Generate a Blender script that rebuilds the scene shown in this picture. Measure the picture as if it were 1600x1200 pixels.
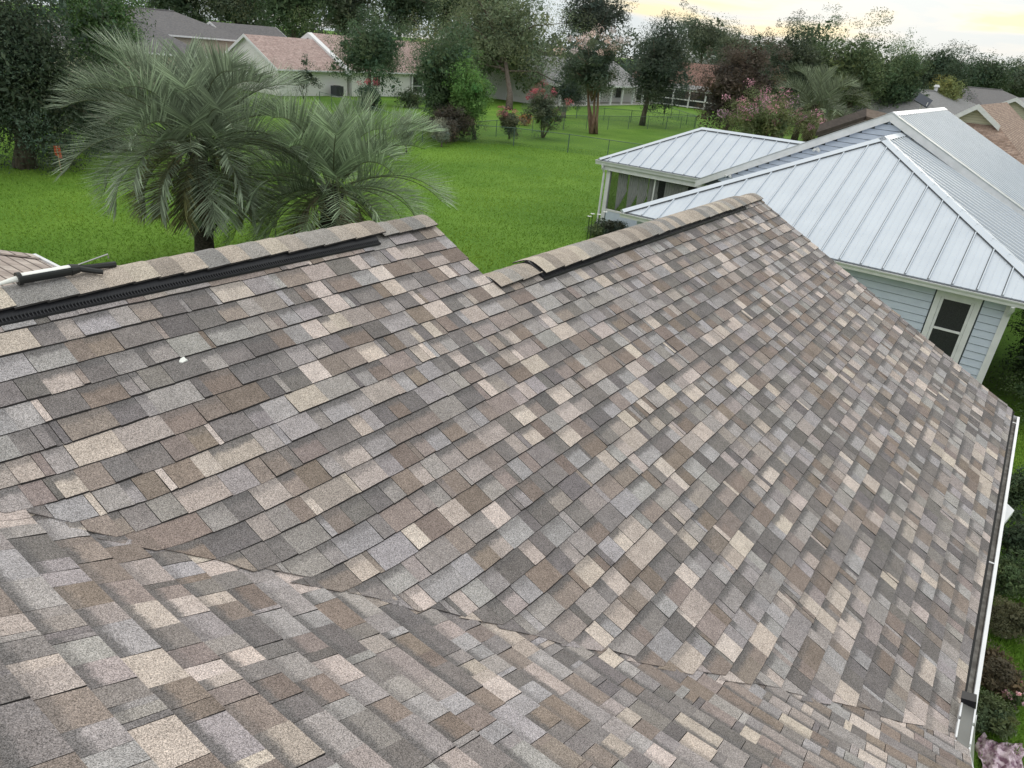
import bpy, math, random
import numpy as np
from mathutils import Vector, Matrix

# ------------------------------------------------------------------ clear
for o in list(bpy.data.objects):
    bpy.data.objects.remove(o, do_unlink=True)
scene = bpy.context.scene
col = scene.collection
rnd = random.Random(11)

# ------------------------------------------------------------------ camera
# World axes: X along the ridge of the near roof (away), Y towards its ridge side (left), Z up.
H = 6.4                       # camera height above the lawn
FPX = 1080.0                  # focal length in pixels of the 1600 px wide photograph
RW = np.array([[0.59581836, -0.30889201, 0.74134082],
               [-0.79883347, -0.32317294, 0.50737002],
               [0.08285875, -0.89450823, -0.43930565]])   # camera (right, down, forward) -> world
def W(x, y):
    return RW @ np.array([x - 800.0, y - 600.0, FPX])
CAMP = np.array([0.0, 0.0, H])
def G(x, y, z=0.0):           # ray through a pixel down to height z
    d = W(x, y); t = (z - H) / d[2]
    return Vector((CAMP + d * t).tolist())
def at(x, y, dist):           # point on the ray at horizontal distance dist
    d = W(x, y); t = dist / math.hypot(d[0], d[1])
    return Vector((CAMP + d * t).tolist())
def ppm(dist_pt):             # pixels per metre at a point
    q = RW.T @ (np.array(dist_pt) - CAMP)
    return FPX / q[2]
def proj(P):
    q = RW.T @ (np.array(P, float) - CAMP)
    return 800 + FPX * q[0] / q[2], 600 + FPX * q[1] / q[2], q[2]

cam_data = bpy.data.cameras.new('camera')
cam_data.sensor_width = 36.0
cam_data.lens = 36.0 * FPX / 1600.0
cam_data.clip_start = 0.05
cam_data.clip_end = 4000.0
cam = bpy.data.objects.new('camera', cam_data)
col.objects.link(cam)
r_ = RW @ np.array([1, 0, 0]); u_ = RW @ np.array([0, -1, 0]); b_ = RW @ np.array([0, 0, -1])
M = Matrix(((r_[0], u_[0], b_[0], 0), (r_[1], u_[1], b_[1], 0), (r_[2], u_[2], b_[2], H), (0, 0, 0, 1)))
cam.matrix_world = M
scene.camera = cam

# ------------------------------------------------------------------ world, sun, exposure
SUN_AZ = math.radians(12.0)      # direction (from +X towards +Y) where the evening sun stands
SUN_EL = math.radians(16.0)
world = bpy.data.worlds.new('World'); scene.world = world; world.use_nodes = True
nt = world.node_tree; nt.nodes.clear()
def N(t, kind, **kw):
    n = t.nodes.new(kind)
    for k, v in kw.items(): setattr(n, k, v)
    return n
wo = N(nt, 'ShaderNodeOutputWorld')
sky = N(nt, 'ShaderNodeTexSky', sky_type='NISHITA', sun_disc=False)
sky.sun_elevation = SUN_EL
sky.sun_rotation = math.radians(90.0) - SUN_AZ
sky.altitude = 0; sky.air_density = 1.0; sky.dust_density = 2.0; sky.ozone_density = 1.0
bg1 = N(nt, 'ShaderNodeBackground'); bg1.inputs['Strength'].default_value = 0.05
nt.links.new(sky.outputs[0], bg1.inputs['Color'])
# thin evening cloud sheet: pale grey-blue with long cream streaks
tc = N(nt, 'ShaderNodeTexCoord')
mp = N(nt, 'ShaderNodeMapping'); mp.inputs['Scale'].default_value = (1.6, 1.6, 15.0)
mp.inputs['Location'].default_value = (0, 0, 0.55)
mp.inputs['Rotation'].default_value = (math.radians(4), math.radians(-3), 0)
nt.links.new(tc.outputs['Generated'], mp.inputs['Vector'])
nz = N(nt, 'ShaderNodeTexNoise'); nz.inputs['Scale'].default_value = 1.7; nz.inputs['Detail'].default_value = 7; nz.inputs['Roughness'].default_value = 0.55
nz.inputs['Distortion'].default_value = 0.6
nt.links.new(mp.outputs[0], nz.inputs['Vector'])
cr = N(nt, 'ShaderNodeValToRGB')
cr.color_ramp.elements[0].position = 0.44; cr.color_ramp.elements[0].color = (0.76, 0.85, 0.90, 1)
cr.color_ramp.elements[1].position = 0.62; cr.color_ramp.elements[1].color = (1.08, 0.95, 0.66, 1)
e = cr.color_ramp.elements.new(0.52); e.color = (0.87, 0.90, 0.90, 1)
nt.links.new(nz.outputs['Fac'], cr.inputs['Fac'])
bg2 = N(nt, 'ShaderNodeBackground')
nt.links.new(cr.outputs['Color'], bg2.inputs['Color'])
# overcast luminance: the zenith is brighter than the horizon
sz = N(nt, 'ShaderNodeSeparateXYZ'); nt.links.new(tc.outputs['Generated'], sz.inputs[0])
ov = N(nt, 'ShaderNodeMapRange'); ov.inputs[1].default_value = 0.0; ov.inputs[2].default_value = 1.0; ov.inputs[3].default_value = 0.66; ov.inputs[4].default_value = 1.42
nt.links.new(sz.outputs[2], ov.inputs[0]); nt.links.new(ov.outputs[0], bg2.inputs['Strength'])
mx = N(nt, 'ShaderNodeMixShader'); mx.inputs['Fac'].default_value = 0.95
nt.links.new(bg1.outputs[0], mx.inputs[1]); nt.links.new(bg2.outputs[0], mx.inputs[2])
nt.links.new(mx.outputs[0], wo.inputs['Surface'])

sd = bpy.data.lights.new('sun', 'SUN'); sd.energy = 0.7; sd.angle = math.radians(35); sd.color = (1.0, 0.93, 0.82)
sun = bpy.data.objects.new('sun', sd); col.objects.link(sun)
sv = Vector((math.cos(SUN_AZ) * math.cos(SUN_EL), math.sin(SUN_AZ) * math.cos(SUN_EL), math.sin(SUN_EL)))
sun.rotation_euler = sv.to_track_quat('Z', 'Y').to_euler()
sun.location = (60, 20, 60)

scene.view_settings.view_transform = 'Standard'
scene.view_settings.look = 'None'
scene.view_settings.exposure = 0.5
scene.view_settings.gamma = 1.0
scene.view_settings.use_curve_mapping = False
scene.render.engine = 'CYCLES'

# ------------------------------------------------------------------ helpers
def tag(o, label=None, cat=None, group=None, kind=None):
    if label: o['label'] = label
    if cat: o['category'] = cat
    if group: o['group'] = group
    if kind: o['kind'] = kind
    return o
def empty(name, loc, label=None, cat=None, group=None):
    o = bpy.data.objects.new(name, None); col.objects.link(o)
    o.location = loc; o.empty_display_size = 0.3
    return tag(o, label, cat, group)

class MB:
    """collects faces; build() makes ONE mesh object"""
    def __init__(s): s.v = []; s.f = []; s.m = []; s.c = []; s.uv = []
    def face(s, pts, m=0, c=(1, 1, 1, 1), uv=None):
        i = len(s.v); s.v.extend([tuple(p) for p in pts]); s.f.append(tuple(range(i, i + len(pts)))); s.m.append(m); s.c.append(c)
        s.uv.append(uv if uv else [(0, 0)] * len(pts))
    def box(s, lo, hi, m=0, c=(1, 1, 1, 1)):
        x0, y0, z0 = lo; x1, y1, z1 = hi
        P = [(x0,y0,z0),(x1,y0,z0),(x1,y1,z0),(x0,y1,z0),(x0,y0,z1),(x1,y0,z1),(x1,y1,z1),(x0,y1,z1)]
        s.hexa(P, m, c)
    def hexa(s, P, m=0, c=(1, 1, 1, 1)):
        i = len(s.v); s.v.extend([tuple(p) for p in P])
        for q in ((3,2,1,0),(4,5,6,7),(0,1,5,4),(1,2,6,5),(2,3,7,6),(3,0,4,7)):
            s.f.append(tuple(i + k for k in q)); s.m.append(m); s.c.append(c); s.uv.append([(0, 0)] * 4)
    def bar(s, a, b, w, h, up=(0, 0, 1), m=0, c=(1, 1, 1, 1)):
        a = Vector(a); b = Vector(b); d = (b - a).normalized(); up = Vector(up)
        sx = d.cross(up)
        if sx.length < 1e-4: sx = d.cross(Vector((1, 0, 0)))
        sx.normalize(); uz = sx.cross(d).normalized()
        P = []
        for p in (a, b):
            P += [p - sx*w/2 - uz*h/2, p + sx*w/2 - uz*h/2, p + sx*w/2 + uz*h/2, p - sx*w/2 + uz*h/2]
        s.hexa([P[0], P[1], P[5], P[4], P[3], P[2], P[6], P[7]], m, c)
    def tube(s, pts, rad, n=8, m=0, c=(1, 1, 1, 1), caps=True):
        pts = [Vector(p) for p in pts]
        if not isinstance(rad, (list, tuple)): rad = [rad] * len(pts)
        rings = []; prev = None
        for k, p in enumerate(pts):
            d = (pts[min(k + 1, len(pts) - 1)] - pts[max(k - 1, 0)]).normalized()
            if prev is None:
                a = d.cross(Vector((0, 0, 1)))
                if a.length < 1e-3: a = d.cross(Vector((1, 0, 0)))
            else:
                a = prev - d * prev.dot(d)
            a.normalize(); prev = a; b = d.cross(a)
            i = len(s.v)
            for q in range(n):
                t = 2 * math.pi * q / n
                s.v.append(tuple(p + (a * math.cos(t) + b * math.sin(t)) * rad[k]))
            rings.append(i)
        for k in range(len(pts) - 1):
            for q in range(n):
                s.f.append((rings[k] + q, rings[k] + (q + 1) % n, rings[k + 1] + (q + 1) % n, rings[k + 1] + q)); s.m.append(m); s.c.append(c); s.uv.append([(0, 0)] * 4)
        if caps:
            s.f.append(tuple(rings[0] + q for q in range(n))[::-1]); s.m.append(m); s.c.append(c); s.uv.append([(0, 0)] * n)
            s.f.append(tuple(rings[-1] + q for q in range(n))); s.m.append(m); s.c.append(c); s.uv.append([(0, 0)] * n)
    def build(s, name, mats, parent=None, smooth=False, attrs=False):
        if not isinstance(mats, (list, tuple)): mats = [mats]
        me = bpy.data.meshes.new(name)
        me.from_pydata(s.v, [], s.f); 
        for m in mats: me.materials.append(m)
        me.polygons.foreach_set('material_index', s.m)
        if smooth: me.polygons.foreach_set('use_smooth', [True] * len(s.f))
        if attrs:
            a = me.color_attributes.new('tint', 'FLOAT_COLOR', 'CORNER')
            arr = []; uvs = []
            for f, c, uv in zip(s.f, s.c, s.uv):
                for k in range(len(f)):
                    arr.extend(c); uvs.extend(uv[k])
            a.data.foreach_set('color', arr)
            ul = me.uv_layers.new(name='UVMap'); ul.data.foreach_set('uv', uvs)
        me.update()
        o = bpy.data.objects.new(name, me); col.objects.link(o)
        if parent is not None:
            o.parent = parent
            if parent.type == 'EMPTY' or parent.parent is not None or True:
                o.matrix_parent_inverse = Matrix.Translation(-root_loc(parent))
        return o
def root_loc(o):
    v = Vector(o.location)
    p = o.parent
    if p is not None: v = v + root_loc(p) + o.matrix_parent_inverse.translation
    return v
def kid(o, parent):
    o.parent = parent; o.matrix_parent_inverse = Matrix.Translation(-root_loc(parent)); return o

# ------------------------------------------------------------------ materials
MATS = {}
def mat(name, color, rough=0.6, metal=0.0, spec=0.3):
    m = bpy.data.materials.new(name); m.use_nodes = True
    p = m.node_tree.nodes['Principled BSDF']
    p.inputs['Base Color'].default_value = (*color, 1); p.inputs['Roughness'].default_value = rough
    p.inputs['Metallic'].default_value = metal; p.inputs['Specular IOR Level'].default_value = spec
    MATS[name] = m
    return m
def noisy(name, c1, c2, scale=8.0, rough=0.7, detail=5, bump=0.0, bscale=None, metal=0.0, spec=0.3, stretch=(1, 1, 1), lo=0.35, hi=0.65):
    m = mat(name, c1, rough, metal, spec); t = m.node_tree; p = t.nodes['Principled BSDF']
    g = N(t, 'ShaderNodeNewGeometry'); mpn = N(t, 'ShaderNodeMapping'); mpn.inputs['Scale'].default_value = stretch
    t.links.new(g.outputs['Position'], mpn.inputs['Vector'])
    n = N(t, 'ShaderNodeTexNoise'); n.inputs['Scale'].default_value = scale; n.inputs['Detail'].default_value = detail
    t.links.new(mpn.outputs[0], n.inputs['Vector'])
    r = N(t, 'ShaderNodeValToRGB'); r.color_ramp.elements[0].position = lo; r.color_ramp.elements[1].position = hi
    r.color_ramp.elements[0].color = (*c1, 1); r.color_ramp.elements[1].color = (*c2, 1)
    t.links.new(n.outputs['Fac'], r.inputs['Fac']); t.links.new(r.outputs['Color'], p.inputs['Base Color'])
    if bump:
        n2 = N(t, 'ShaderNodeTexNoise'); n2.inputs['Scale'].default_value = bscale or scale * 4; n2.inputs['Detail'].default_value = 4
        t.links.new(mpn.outputs[0], n2.inputs['Vector'])
        b = N(t, 'ShaderNodeBump'); b.inputs['Strength'].default_value = bump; b.inputs['Distance'].default_value = 0.02
        t.links.new(n2.outputs['Fac'], b.inputs['Height']); t.links.new(b.outputs[0], p.inputs['Normal'])
    return m

def shingle_mat():
    m = mat('shingle_granules', (0.3, 0.28, 0.26), 0.95, 0, 0.15); t = m.node_tree; p = t.nodes['Principled BSDF']
    a = N(t, 'ShaderNodeAttribute', attribute_name='tint')
    uv = N(t, 'ShaderNodeUVMap', uv_map='UVMap')
    g = N(t, 'ShaderNodeNewGeometry')
    sep = N(t, 'ShaderNodeSeparateXYZ'); t.links.new(uv.outputs[0], sep.inputs[0])
    # granule speckle
    v1 = N(t, 'ShaderNodeTexVoronoi'); v1.inputs['Scale'].default_value = 430.0
    t.links.new(g.outputs['Position'], v1.inputs['Vector'])
    sc = N(t, 'ShaderNodeSeparateColor'); t.links.new(v1.outputs['Color'], sc.inputs[0])
    n1 = N(t, 'ShaderNodeTexNoise'); n1.inputs['Scale'].default_value = 190.0; n1.inputs['Detail'].default_value = 3
    t.links.new(g.outputs['Position'], n1.inputs['Vector'])
    mr = N(t, 'ShaderNodeMapRange'); mr.inputs[1].default_value = 0; mr.inputs[2].default_value = 1; mr.inputs[3].default_value = 0.38; mr.inputs[4].default_value = 1.62
    t.links.new(sc.outputs[0], mr.inputs[0])
    mr2 = N(t, 'ShaderNodeMapRange'); mr2.inputs[1].default_value = 0.3; mr2.inputs[2].default_value = 0.7; mr2.inputs[3].default_value = 0.82; mr2.inputs[4].default_value = 1.18
    t.links.new(n1.outputs['Fac'], mr2.inputs[0])
    mul = N(t, 'ShaderNodeMath', operation='MULTIPLY'); t.links.new(mr.outputs[0], mul.inputs[0]); t.links.new(mr2.outputs[0], mul.inputs[1])
    # soft blotches inside a tab (granule drift)
    n3 = N(t, 'ShaderNodeTexNoise'); n3.inputs['Scale'].default_value = 13.0; n3.inputs['Detail'].default_value = 4
    t.links.new(g.outputs['Position'], n3.inputs['Vector'])
    mr3 = N(t, 'ShaderNodeMapRange'); mr3.inputs[1].default_value = 0.3; mr3.inputs[2].default_value = 0.7; mr3.inputs[3].default_value = 0.90; mr3.inputs[4].default_value = 1.10
    t.links.new(n3.outputs['Fac'], mr3.inputs[0])
    mul2 = N(t, 'ShaderNodeMath', operation='MULTIPLY'); t.links.new(mul.outputs[0], mul2.inputs[0]); t.links.new(mr3.outputs[0], mul2.inputs[1])
    # dark granule band printed along the head of some tabs
    n4 = N(t, 'ShaderNodeTexNoise'); n4.inputs['Scale'].default_value = 34.0; n4.inputs['Detail'].default_value = 6; n4.inputs['Roughness'].default_value = 0.75
    t.links.new(g.outputs['Position'], n4.inputs['Vector'])
    ma = N(t, 'ShaderNodeMath', operation='MULTIPLY_ADD'); ma.inputs[1].default_value = 0.55; ma.inputs[2].default_value = -0.275
    t.links.new(n4.outputs['Fac'], ma.inputs[0])
    ad = N(t, 'ShaderNodeMath', operation='ADD'); t.links.new(sep.outputs[1], ad.inputs[0]); t.links.new(ma.outputs[0], ad.inputs[1])
    ss = N(t, 'ShaderNodeMapRange', interpolation_type='SMOOTHSTEP'); ss.inputs[1].default_value = 0.56; ss.inputs[2].default_value = 0.84
    ss.inputs[3].default_value = 0; ss.inputs[4].default_value = 1
    t.links.new(ad.outputs[0], ss.inputs[0])
    sm = N(t, 'ShaderNodeMath', operation='MULTIPLY'); t.links.new(ss.outputs[0], sm.inputs[0]); t.links.new(a.outputs['Alpha'], sm.inputs[1])
    mixb = N(t, 'ShaderNodeMix', data_type='RGBA'); mixb.inputs['B'].default_value = (0.115, 0.108, 0.110, 1)
    t.links.new(sm.outputs[0], mixb.inputs['Factor']); t.links.new(a.outputs['Color'], mixb.inputs['A'])
    fin = N(t, 'ShaderNodeVectorMath', operation='SCALE'); t.links.new(mixb.outputs['Result'], fin.inputs[0]); t.links.new(mul2.outputs[0], fin.inputs['Scale'])
    t.links.new(fin.outputs[0], p.inputs['Base Color'])
    b = N(t, 'ShaderNodeBump'); b.inputs['Strength'].default_value = 0.35; b.inputs['Distance'].default_value = 0.002
    t.links.new(sc.outputs[1], b.inputs['Height']); t.links.new(b.outputs[0], p.inputs['Normal'])
    return m
SHM = shingle_mat()
EDGE = mat('asphalt_edge', (0.040, 0.037, 0.038), 0.95, 0, 0.1)
FELT = mat('roof_felt', (0.035, 0.034, 0.035), 0.95, 0, 0.1)
WHITE = noisy('white_metal_trim', (0.70, 0.70, 0.73), (0.62, 0.625, 0.65), 5, 0.4)
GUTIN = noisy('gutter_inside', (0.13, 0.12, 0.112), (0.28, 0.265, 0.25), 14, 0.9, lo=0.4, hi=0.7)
BLACK = mat('black_plastic', (0.012, 0.012, 0.016), 0.45)
VENTB = mat('vent_black', (0.016, 0.016, 0.02), 0.5)

def attr_mat(name, rough=0.7, trans=0.25, spec=0.25):
    """foliage: colour from the leaf's own tint, a little light shining through"""
    m = mat(name, (0.05, 0.08, 0.03), rough, 0, spec); t = m.node_tree; p = t.nodes['Principled BSDF']
    a = N(t, 'ShaderNodeAttribute', attribute_name='tint')
    t.links.new(a.outputs['Color'], p.inputs['Base Color'])
    if trans:
        tr = N(t, 'ShaderNodeBsdfTranslucent'); t.links.new(a.outputs['Color'], tr.inputs['Color'])
        mxs = N(t, 'ShaderNodeMixShader'); mxs.inputs[0].default_value = trans
        out = t.nodes['Material Output']
        t.links.new(p.outputs[0], mxs.inputs[1]); t.links.new(tr.outputs[0], mxs.inputs[2]); t.links.new(mxs.outputs[0], out.inputs['Surface'])
    return m
LEAF = attr_mat('leaf')
GRASSM = attr_mat('grass_blade', 0.7, 0.3)
BARK = noisy('bark', (0.055, 0.042, 0.034), (0.13, 0.11, 0.09), 9, 0.9, bump=0.6, stretch=(1, 1, 0.3))
PALE_BARK = noisy('pale_bark', (0.16, 0.13, 0.11), (0.26, 0.23, 0.2), 6, 0.9, stretch=(1, 1, 0.3))
CRAPE_BARK = noisy('crape_bark', (0.13, 0.075, 0.05), (0.22, 0.15, 0.11), 8, 0.85, stretch=(1, 1, 0.3))

# ------------------------------------------------------------------ ground
def lawn_mat():
    m = mat('lawn_turf', (0.09, 0.19, 0.03), 0.9, 0, 0.1); t = m.node_tree; p = t.nodes['Principled BSDF']
    g = N(t, 'ShaderNodeNewGeometry')
    n1 = N(t, 'ShaderNodeTexNoise'); n1.inputs['Scale'].default_value = 0.22; n1.inputs['Detail'].default_value = 6
    n2 = N(t, 'ShaderNodeTexNoise'); n2.inputs['Scale'].default_value = 9.0; n2.inputs['Detail'].default_value = 8; n2.inputs['Roughness'].default_value = 0.75
    for n in (n1, n2): t.links.new(g.outputs['Position'], n.inputs['Vector'])
    r1 = N(t, 'ShaderNodeValToRGB'); r1.color_ramp.elements[0].position = 0.35; r1.color_ramp.elements[1].position = 0.68
    r1.color_ramp.elements[0].color = (0.082, 0.175, 0.022, 1); r1.color_ramp.elements[1].color = (0.135, 0.245, 0.034, 1)
    t.links.new(n1.outputs['Fac'], r1.inputs['Fac'])
    r2 = N(t, 'ShaderNodeMapRange'); r2.inputs[1].default_value = 0.3; r2.inputs[2].default_value = 0.7; r2.inputs[3].default_value = 0.6; r2.inputs[4].default_value = 1.3
    t.links.new(n2.outputs['Fac'], r2.inputs[0])
    fin = N(t, 'ShaderNodeVectorMath', operation='SCALE'); t.links.new(r1.outputs[0], fin.inputs[0]); t.links.new(r2.outputs[0], fin.inputs['Scale'])
    t.links.new(fin.outputs[0], p.inputs['Base Color'])
    b = N(t, 'ShaderNodeBump'); b.inputs['Strength'].default_value = 0.8; b.inputs['Distance'].default_value = 0.06
    t.links.new(n2.outputs['Fac'], b.inputs['Height']); t.links.new(b.outputs[0], p.inputs['Normal'])
    return m
LAWN = lawn_mat()
mb = MB()
mb.face([(-600, -600, 0), (1500, -600, 0), (1500, 1500, 0), (-600, 1500, 0)])
tag(mb.build('lawn', LAWN), kind='structure')
BED = noisy('mulch', (0.035, 0.025, 0.02), (0.10, 0.075, 0.055), 12, 0.95, bump=0.8)

def blades(name, n, region, h=(0.05, 0.10), w=0.02, cols=((0.125, 0.235, 0.028), (0.215, 0.345, 0.05)), seed=1, z0=0.0):
    rg = np.random.default_rng(seed)
    P = region(rg, n); n = len(P)
    ang = rg.uniform(0, 2 * np.pi, n); hh = rg.uniform(*h, n); lean = rg.normal(0, 0.45, (n, 2)) * hh[:, None]
    ww = w * rg.uniform(0.6, 1.4, n)
    dx = np.cos(ang) * ww / 2; dy = np.sin(ang) * ww / 2
    V = np.zeros((n, 3, 3))
    V[:, 0, 0] = P[:, 0] - dx; V[:, 0, 1] = P[:, 1] - dy; V[:, 0, 2] = z0
    V[:, 1, 0] = P[:, 0] + dx; V[:, 1, 1] = P[:, 1] + dy; V[:, 1, 2] = z0
    V[:, 2, 0] = P[:, 0] + lean[:, 0]; V[:, 2, 1] = P[:, 1] + lean[:, 1]; V[:, 2, 2] = z0 + hh
    k = rg.uniform(0, 1, n)[:, None]
    C = np.array(cols[0]) * (1 - k) + np.array(cols[1]) * k
    px, py = P[:, 0], P[:, 1]
    lowf = np.sin(px * .55 + 1.3 * np.sin(py * .31)) * .5 + np.sin(py * .8 - px * .23 + 2 * np.sin(px * .17)) * .5 + np.sin(px * 1.9 + py * 1.3) * .3
    C = C * (rg.uniform(0.85, 1.15, n) * (1 + .09 * lowf))[:, None]; C[:, 0] *= 1 + .07 * lowf
    return tri_obj(name, V.reshape(-1, 3), 3, C, GRASSM)
def tri_obj(name, V, per, C, material, parent=None):
    """V: (n*per,3) vertices, one face of `per` corners each, C: colour of each face"""
    nf = len(V) // per
    me = bpy.data.meshes.new(name)
    me.vertices.add(len(V)); me.vertices.foreach_set('co', V.astype(np.float32).ravel())
    me.loops.add(len(V)); me.loops.foreach_set('vertex_index', np.arange(len(V), dtype=np.int32))
    me.polygons.add(nf)
    me.polygons.foreach_set('loop_start', np.arange(0, len(V), per, dtype=np.int32))
    me.polygons.foreach_set('loop_total', np.full(nf, per, dtype=np.int32))
    me.materials.append(material)
    a = me.color_attributes.new('tint', 'FLOAT_COLOR', 'CORNER')
    cc = np.ones((nf, per, 4), np.float32); cc[:, :, :3] = C[:, None, :]
    a.data.foreach_set('color', cc.ravel())
    me.update(calc_edges=True)
    o = bpy.data.objects.new(name, me); col.objects.link(o)
    if parent is not None: kid(o, parent)
    return o

# ------------------------------------------------------------------ OUR HOUSE: roof geometry
PIT = math.radians(27.5); TP = math.tan(PIT); CP = math.cos(PIT)
EXPO = 0.143
ZS0 = 3.08                       # slope facing the eave: z = ZS0 + TP*Y
VSUM = 3.50                      # valley centre line X+Y = VSUM
CUT = 3.42                       # cut line of the slope's shingles in the valley
ZF0 = ZS0 + TP * VSUM            # slope under the photographer: z = ZF0 - TP*X
YE = -0.775                      # eave line
YR1, YR2 = 3.855, 3.185          # two ridge lines
XSTEP, XRAKE = 4.165, 10.41
XF = -0.36                       # ridge of the slope under the photographer
def zS(y): return ZS0 + TP * y
def zF(x): return ZF0 - TP * x
def zroof(x, y):
    a = zS(y) - zF(x)
    return (zS(y) + zF(x)) / 2 + math.sqrt(a * a / 4 + 0.085 ** 2)
house = empty('house', (2.0, 4.0, 0.0), 'large foreground house with multicoloured tan, grey and brown asphalt shingle roof', 'house')

def slab(name, top, th, m, parent, m_edge=None):
    """flat polygon (list of 3D points) with thickness straight down"""
    b = MB(); n = len(top)
    b.face(top, 0); b.face([(p[0], p[1], p[2] - th) for p in top][::-1], 1)
    for k in range(n):
        p, q = top[k], top[(k + 1) % n]
        b.face([p, (p[0], p[1], p[2] - th), (q[0], q[1], q[2] - th), q], 1)
    return b.build(name, [m, m_edge or m], parent)
dz = -0.012
vS = [(VSUM - YE, YE), (XRAKE - 0.02, YE), (XRAKE - 0.02, YR2), (XSTEP - 0.02, YR2), (XSTEP - 0.02, YR1), (VSUM - YR1, YR1)]
slope_S = slab('roof_slope', [(x, y, zS(y) + dz) for x, y in vS], 0.12, FELT, house, WHITE)
vF = [(XF, YR1), (XF, YE - 0.02), (VSUM - YE, YE - 0.02), (VSUM - YE, YE), (VSUM - YR1, YR1)]
slope_F = slab('roof_slope', [(x, y, zF(x) + dz) for x, y in vF], 0.12, FELT, house, WHITE)
# slopes that fall away on the far sides
def plain_shingle(name, cols, sx, sy, axis='x', bump=0.5):
    """far roof covering: rows of tabs too small to tell apart"""
    m = mat(name, cols[0], 0.95, 0, 0.1); t = m.node_tree; p = t.nodes['Principled BSDF']
    g = N(t, 'ShaderNodeNewGeometry'); s = N(t, 'ShaderNodeSeparateXYZ'); t.links.new(g.outputs['Position'], s.inputs[0])
    c = N(t, 'ShaderNodeCombineXYZ')
    t.links.new(s.outputs[0 if axis == 'x' else 1], c.inputs[0]); t.links.new(s.outputs[2], c.inputs[1])
    br = N(t, 'ShaderNodeTexBrick'); br.inputs['Scale'].default_value = 1.0
    br.inputs['Brick Width'].default_value = sx; br.inputs['Row Height'].default_value = sy; br.inputs['Mortar Size'].default_value = 0.006
    br.inputs['Color1'].default_value = (*cols[0], 1); br.inputs['Color2'].default_value = (*cols[1], 1); br.inputs['Mortar'].default_value = (*[k * 0.45 for k in cols[0]], 1)
    t.links.new(c.outputs[0], br.inputs['Vector'])
    n = N(t, 'ShaderNodeTexNoise'); n.inputs['Scale'].default_value = 3.0; n.inputs['Detail'].default_value = 8; n.inputs['Roughness'].default_value = 0.7
    t.links.new(g.outputs['Position'], n.inputs['Vector'])
    mr = N(t, 'ShaderNodeMapRange'); mr.inputs[1].default_value = 0.3; mr.inputs[2].default_value = 0.7; mr.inputs[3].default_value = 0.7; mr.inputs[4].default_value = 1.3
    t.links.new(n.outputs['Fac'], mr.inputs[0])
    f = N(t, 'ShaderNodeVectorMath', operation='SCALE'); t.links.new(br.outputs['Color'], f.inputs[0]); t.links.new(mr.outputs[0], f.inputs['Scale'])
    t.links.new(f.outputs[0], p.inputs['Base Color'])
    return m
OWNFAR = plain_shingle('far_side_shingles', ((0.25, 0.22, 0.2), (0.36, 0.32, 0.28)), 0.3, 0.066, 'x')
OWNFARY = plain_shingle('rear_wing_shingles', ((0.30, 0.25, 0.23), (0.46, 0.40, 0.37)), 0.3, 0.066, 'y')
zr1, zr2 = zS(YR1), zS(YR2)
YB = YR2 + (zr2 - 2.70) / TP     # rear eave
slab('back_slope', [(XSTEP + .1, YR2 + .004, zr2 + dz), (XRAKE - .02, YR2 + .004, zr2 + dz), (XRAKE - .02, YB, 2.70 + dz), (XSTEP + .1, YB, 2.70 + dz)], 0.12, OWNFAR, house, WHITE)
yb1 = YR1 + (zr1 - 2.70) / TP
slab('back_slope', [(-6, YR1 + .004, zr1 + dz), (XSTEP - .02, YR1 + .004, zr1 + dz), (XSTEP - .02, yb1, 2.70 + dz), (-6, yb1, 2.70 + dz)], 0.12, OWNFAR, house, WHITE)
xb = XF - (zF(XF) - 2.70) / TP
slab('back_slope', [(XF - .004, YE, zF(XF) + dz), (XF - .004, YR1, zF(XF) + dz), (xb, YR1, 2.70 + dz), (xb, YE, 2.70 + dz)], 0.12, OWNFARY, house, WHITE)
# walls of the house below the roof
STUCCO = noisy('stucco', (0.50, 0.47, 0.42), (0.58, 0.55, 0.5), 20, 0.9, bump=0.2)
b = MB()
def gable_wall_x(b, x, th, y0, y1, zbase, yr, zr, slope_l, slope_r, zcut=0.16):
    pass
b.box((-6, YE + .42, 0), (XF + .3, yb1 - .45, 2.52)); b.build('wall', STUCCO, house)
b = MB(); b.box((XF + .302, YE + .42, 0), (XRAKE - .30, YB - .45, 2.52)); b.build('wall', STUCCO, house)
b = MB(); b.box((XF + .302, YB - .448, 0), (XSTEP - .30, yb1 - .45, 2.52)); b.build('wall', STUCCO, house)
b = MB()
def tri_prism(b, x0, x1, prof, m=0):
    n = len(prof)
    b.face([(x0, y, z) for y, z in prof][::-1], m); b.face([(x1, y, z) for y, z in prof], m)
    for k in range(n):
        (y, z), (y2, z2) = prof[k], prof[(k + 1) % n]
        b.face([(x0, y, z), (x0, y2, z2), (x1, y2, z2), (x1, y, z)], m)
k0 = 0.20
tri_prism(b, XRAKE - .42, XRAKE - .302, [(YE + .42, 2.522), (YB - .45, 2.522), (YR2, zr2 - k0)])
b.build('gable_wall', STUCCO, house)
b = MB()
tri_prism(b, XSTEP - .42, XSTEP - .302, [(YR2 - .3, zr2 - .3), (yb1 - .45, 2.522), (YR1, zr1 - k0)])
b.build('gable_wall', STUCCO, house)

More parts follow.
